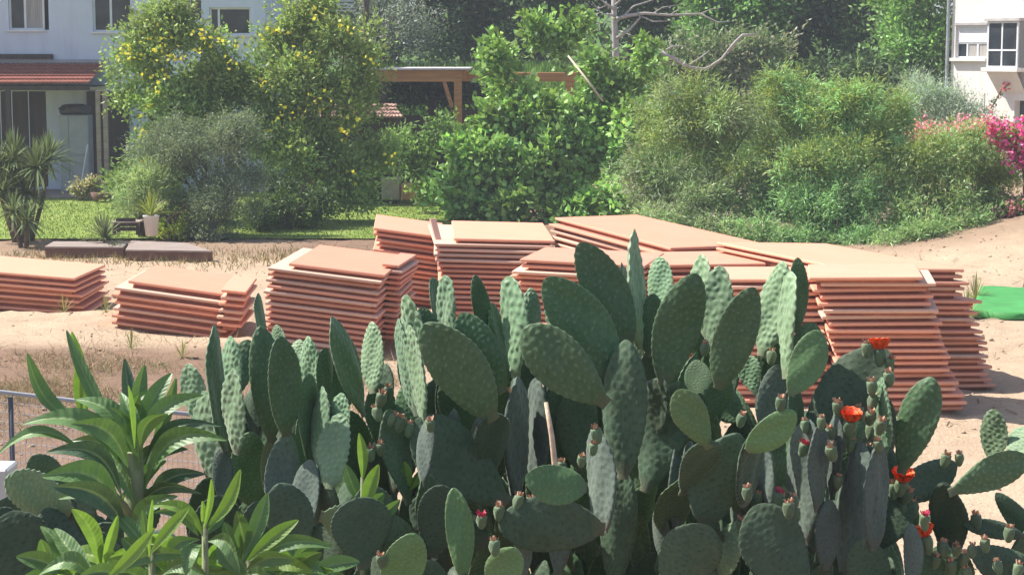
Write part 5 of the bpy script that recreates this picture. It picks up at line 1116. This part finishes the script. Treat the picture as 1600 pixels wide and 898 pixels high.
def loquat_leaf(o, B, T, wd, bend, mat, roll=0.0, rib=.16):
    """large leaf from B to T (metres), bow = upward arch in metres"""
    iv = Matrix.Translation(o.location).inverted(); d = T - B; L = d.length; dz_ = d / L
    view = ((B + T) / 2 - CAM).normalized(); side = view.cross(dz_).normalized(); nrm = side.cross(dz_).normalized(); 
    if nrm.dot(view) > 0: nrm = -nrm
    M = Matrix.Rotation(roll, 3, dz_); side = M @ side; nrm = M @ nrm
    perp = Vector((0, 0, 1)) - dz_ * dz_.z; perp = perp.normalized() if perp.length > .2 else nrm
    sb = rnd.uniform(-.22, .22); dr = rnd.uniform(.03, .20)
    nl, nw = 44, 12; V = []; col = []
    for i in range(nl + 1):
        t = i / nl; w_ = wd * .5 * (math.sin(math.pi * min(1, t * .985 + .005) ** 1.22) ** .85) * (1 if t < 1 else .02) + .0015
        ctr = B + d * t + perp * bend * math.sin(math.pi * t) + side * (sb * L * t * (1 - t)) + Vector((0, 0, -1)) * (dr * L * t ** 3) * (1 if bend > 0 else 0)
        for j in range(nw + 1):
            u = j / nw * 2 - 1; fold = abs(u) * w_ * .42
            r_ = rib * wd * abs(u) ** .5 * (1 - abs(u) ** 3) * math.sin((t * 15 - abs(u) * 1.6) * 6.283) * .35 * min(1, t * 5) * min(1, (1 - t) * 5)
            V.append(iv @ (ctr + side * u * w_ * .92 + nrm * (fold + r_ + .02 * w_ * math.sin(t * 31)))); 
            col.append((1.0 if j == nw // 2 else (.25 if abs(math.sin((t * 15 - abs(u) * 1.6) * 3.1416)) > .97 else 0), 0, 0))
    I, J = np.meshgrid(np.arange(nl), np.arange(nw), indexing='ij'); q = (I * (nw + 1) + J).ravel()
    me = np_mesh('leaf', [tuple(p) for p in V], np.stack([q, q + 1, q + nw + 2, q + nw + 1], 1), col=np.array(col), smooth=True)
    return link('leaf', me, o, mat)
def loquat(label, base, stem, leaves):
    bz = hz(base[0], base[1]); o = empty('loquat_plant', (base[0], base[1], bz)); tag(o, label, 'plant'); iv = Matrix.Translation(o.location).inverted()
    for pts, r0, r1 in stem:
        q = [iv @ P(*s_) for s_ in pts]; k = len(q); MB().tube(q, [r0 + (r1 - r0) * i / (k - 1) for i in range(k)], 12).build('stem', LSTEM, o, smooth=True)
    for (bx, by, tx, ty, wpx, Y, dy, bend, kd, roll) in leaves:
        loquat_leaf(o, P(bx, by, Y), P(tx, ty, Y + dy), wpx * .84 * Y / F, bend, {'g': LQ, 'y': LQY, 'd': LQD}[kd], roll)
    return o
x0 = P(208, 900, 4.8).x
loquat('tall loquat shoot with a whorl of long leaves at lower left', (x0, 4.8),
 [([(212, 1500, 4.85), (212, 1100, 4.8), (210, 830, 4.8), (209, 708, 4.8)], .03, .024), ([(210, 830, 4.78), (195, 790, 4.75), (150, 740, 4.7)], .012, .006)],
 [(212,715,118,603,42,4.8,.04,.04,'g',.3),(205,712,104,516,26,4.95,.10,.0,'g',.1),(135,660,112,518,24,5.1,.0,0,'y',.2),(128,655,130,556,22,5.05,0,0,'y',-.3),(145,665,42,552,34,5.1,.05,-.06,'g',.5),
  (210,700,200,602,20,4.7,0,0,'y',1.0),(213,704,226,570,34,4.9,.05,.0,'g',.3),(216,702,268,566,36,4.85,.06,.02,'g',-.2),(220,702,262,640,32,4.75,-.04,.02,'g',.3),(218,704,318,612,36,4.8,.05,.03,'g',-.3),(215,700,195,560,28,5.05,.1,0,'d',.2),(232,715,275,590,26,5.0,.05,0,'g',.4),
  (226,765,354,656,44,4.8,-.03,.04,'g',-.35),(222,745,345,660,26,4.85,.02,.05,'d',-.5),(228,800,320,728,34,4.85,.03,.04,'d',-.2),(205,745,34,622,52,4.8,-.02,.06,'g',.5),(200,730,110,640,46,4.7,-.05,.04,'g',.2),
  (125,700,-8,690,26,4.75,.02,.03,'g',.5),(190,775,72,690,42,4.75,-.03,.05,'d',.3),(190,800,66,738,56,4.7,-.08,.05,'g',.4),(200,835,84,748,50,4.65,-.05,.04,'d',-.1),(200,720,150,640,30,4.95,.1,0,'d',0),(205,780,140,690,44,4.9,.05,.03,'g',.2)] + [(209 + rnd.uniform(-8, 8), y_, 209 + math.cos(a_) * l_, y_ - math.sin(a_) * l_, rnd.uniform(26, 38), 4.8 + rnd.uniform(-.06, .12), rnd.uniform(-.12, .1), rnd.uniform(.02, .06), k_, rnd.uniform(-.4, .4)) for y_, a_, l_, k_ in [(735, 1.9, 120, 'g'), (745, 1.2, 125, 'g'), (760, 2.4, 130, 'g'), (770, .8, 120, 'd'), (790, 2.1, 120, 'g'), (800, 1.1, 110, 'g'), (815, .5, 120, 'd'), (820, 2.7, 130, 'g'), (840, 1.7, 90, 'g'), (850, 2.3, 120, 'g'), (850, .9, 110, 'g'), (720, 1.5, 110, 'g'), (715, 1.75, 120, 'g'), (718, 1.3, 125, 'g')]])
loquat('young loquat shoots with bright yellow green leaves along the bottom left', (P(235, 900, 4.5).x, 4.5),
 [([(155, 1400, 4.6), (155, 1000, 4.5), (156, 880, 4.5)], .014, .008), ([(236, 1400, 4.6), (236, 1000, 4.5), (238, 850, 4.5)], .014, .007), ([(322, 1400, 4.6), (322, 1000, 4.5), (320, 815, 4.5)], .014, .007), ([(400, 1400, 4.8), (400, 1100, 4.7), (388, 875, 4.7)], .013, .007)],
 [(158,892,112,772,34,4.5,-.03,.02,'y',.2),(160,890,184,805,20,4.45,0,0,'y',.3),(165,905,242,824,26,4.4,-.05,.0,'y',-.2),(157,880,157,845,10,4.5,0,0,'y',0),(168,900,300,850,30,4.5,0,.02,'g',.1),(150,900,85,825,40,4.55,.1,0,'g',.3),
  (235,865,296,792,24,4.45,-.02,.0,'y',-.3),(233,870,238,780,14,4.4,0,0,'y',.8),(228,862,222,795,16,4.5,0,0,'g',.3),(238,868,180,800,30,4.6,.05,0,'g',.2),(240,800,310,830,26,4.6,0,.03,'g',.4),(230,880,190,840,34,4.6,0,0,'g',.2),
  (320,828,376,733,26,4.5,0,-.02,'y',-.3),(318,826,330,748,14,4.45,0,0,'y',.6),(316,826,316,782,12,4.5,0,0,'y',.5),(318,838,238,776,26,4.5,0,.02,'y',.3),(322,835,350,800,24,4.6,.04,0,'g',.2),(315,850,290,895,32,4.45,-.08,.02,'g',.2),(325,845,375,880,36,4.45,-.06,.03,'g',.4),(312,842,262,880,30,4.55,0,.02,'g',.1),
  (385,885,520,830,30,4.7,0,.02,'g',-.2),(382,880,466,803,30,4.7,.02,.01,'y',-.2),(378,875,418,770,34,4.75,.05,-.01,'g',-.1),(385,890,460,870,34,4.65,-.06,.02,'g',.2),(375,895,340,850,30,4.7,0,0,'g',0),(380,870,350,815,30,4.8,0,0,'g',0),(380,900,430,915,34,4.6,-.05,.02,'g',0),(250,900,330,905,34,4.45,-.05,.03,'g',0),(150,915,60,880,40,4.5,0,.04,'g',.3),(200,910,120,900,34,4.45,-.05,.02,'g',0)])
loquat('small loquat sprig glowing yellow green inside the prickly pears', (P(568, 900, 6.6).x, 6.6),
 [([(568, 1200, 6.8), (566, 900, 6.6), (566, 745, 6.6)], .011, .006)],
 [(566,752,561,676,20,6.6,0,0,'y',.1),(566,800,592,725,30,6.6,-.04,.0,'y',-.3),(562,800,600,770,30,6.65,0,0,'g',.3),(568,790,540,725,26,6.7,0,0,'g',.2),(640,760,632,720,22,7.0,0,0,'y',.2),(640,765,655,735,18,7.0,0,0,'y',.4),(575,815,625,780,26,6.6,0,0,'g',.4)])
us = []
for k in range(120):
    cxp = rnd.choice((110, 200, 270, 330, 400, 455)); a_ = rnd.uniform(.15, 2.95); L_ = rnd.uniform(60, 120); bx_ = cxp + rnd.uniform(-25, 25); by_ = rnd.uniform(890, 960)
    us.append((bx_, by_, bx_ + math.cos(a_) * L_, by_ - math.sin(a_) * L_ * rnd.uniform(.6, 1), rnd.uniform(24, 38), rnd.uniform(4.75, 5.15), rnd.uniform(-.08, .08), rnd.uniform(0, .04), rnd.choice('ggygy') if k % 3 else 'g', rnd.uniform(-.5, .5)))
loquat('dense mixed green loquat leaves behind and under the young bottom left shoots', (P(300, 900, 5.1).x, 5.1), [([(280, 1300, 5.1), (275, 940, 5.0)], .015, .01)], us)

# ---------------------------------------------------------------- wire fence at the left
fo = empty('wire_fence', (P(15, 640, 9.5).x, 9.5, hz(-2.5, 9.5))); fi = Matrix.Translation(fo.location).inverted(); GALV = simple('galvanised_wire', (.42, .42, .44), .45, .2, 6)
tag(fo, 'low silver wire mesh fence behind the loquat at left', 'fence')
tp = lambda x: (P(x, 612 + 29 * x / 245, 9.5 + .0008 * x))
MB().tube([fi @ tp(x) for x in (-160, 0, 120, 250, 380)], .011, 8).build('rail', GALV, fo, smooth=True)
for x in (16, 330):
    q = tp(x); MB().tube([fi @ Vector((q.x, q.y, q.z - .02)), fi @ Vector((q.x, q.y, hz(q.x, q.y) - .1))], .012, 8).build('post', simple('fence_post', (.12, .12, .14), .6), fo, smooth=True)
b = MB()
q0, q1 = tp(-160), tp(380)
for k in range(66):
    q = q0.lerp(q1, k / 65); b.tube([fi @ q, fi @ Vector((q.x, q.y, hz(q.x, q.y)))], .0018, 3, False)
for k in range(1, 24): b.tube([fi @ (q0 - Vector((0, 0, .05 * k))), fi @ (q1 - Vector((0, 0, .05 * k)))], .0018, 3, False)
tag(b.build('wire_mesh', GALV, fo), kind='stuff')
q = P(2, 765, 8.8); b = MB().box(q.x - .6, q.x + .03, 8.8, 9.0, hz(q.x, 8.8) - .1, P(2, 733, 8.8).z, b=.01).build('low_wall', simple('white_block', (.62, .62, .60), .7, .1, 3)); tag(b, 'short white block wall end at the left edge behind the cactus', 'wall')

# ---------------------------------------------------------------- air
hzb = MB().box(-415, 415, -75, 915, -1.6, 26).build('haze', None)
hm = bpy.data.materials.new('haze'); hm.use_nodes = True; ht = hm.node_tree
ht.nodes.remove(ht.nodes['Principled BSDF']); pv = ht.nodes.new('ShaderNodeVolumePrincipled'); pv.inputs['Color'].default_value = (.86, .92, 1, 1); pv.inputs['Density'].default_value = .0011
ht.links.new(pv.outputs[0], ht.nodes['Material Output'].inputs['Volume']); hzb.data.materials.clear(); hzb.data.materials.append(hm); tag(hzb, kind='stuff')
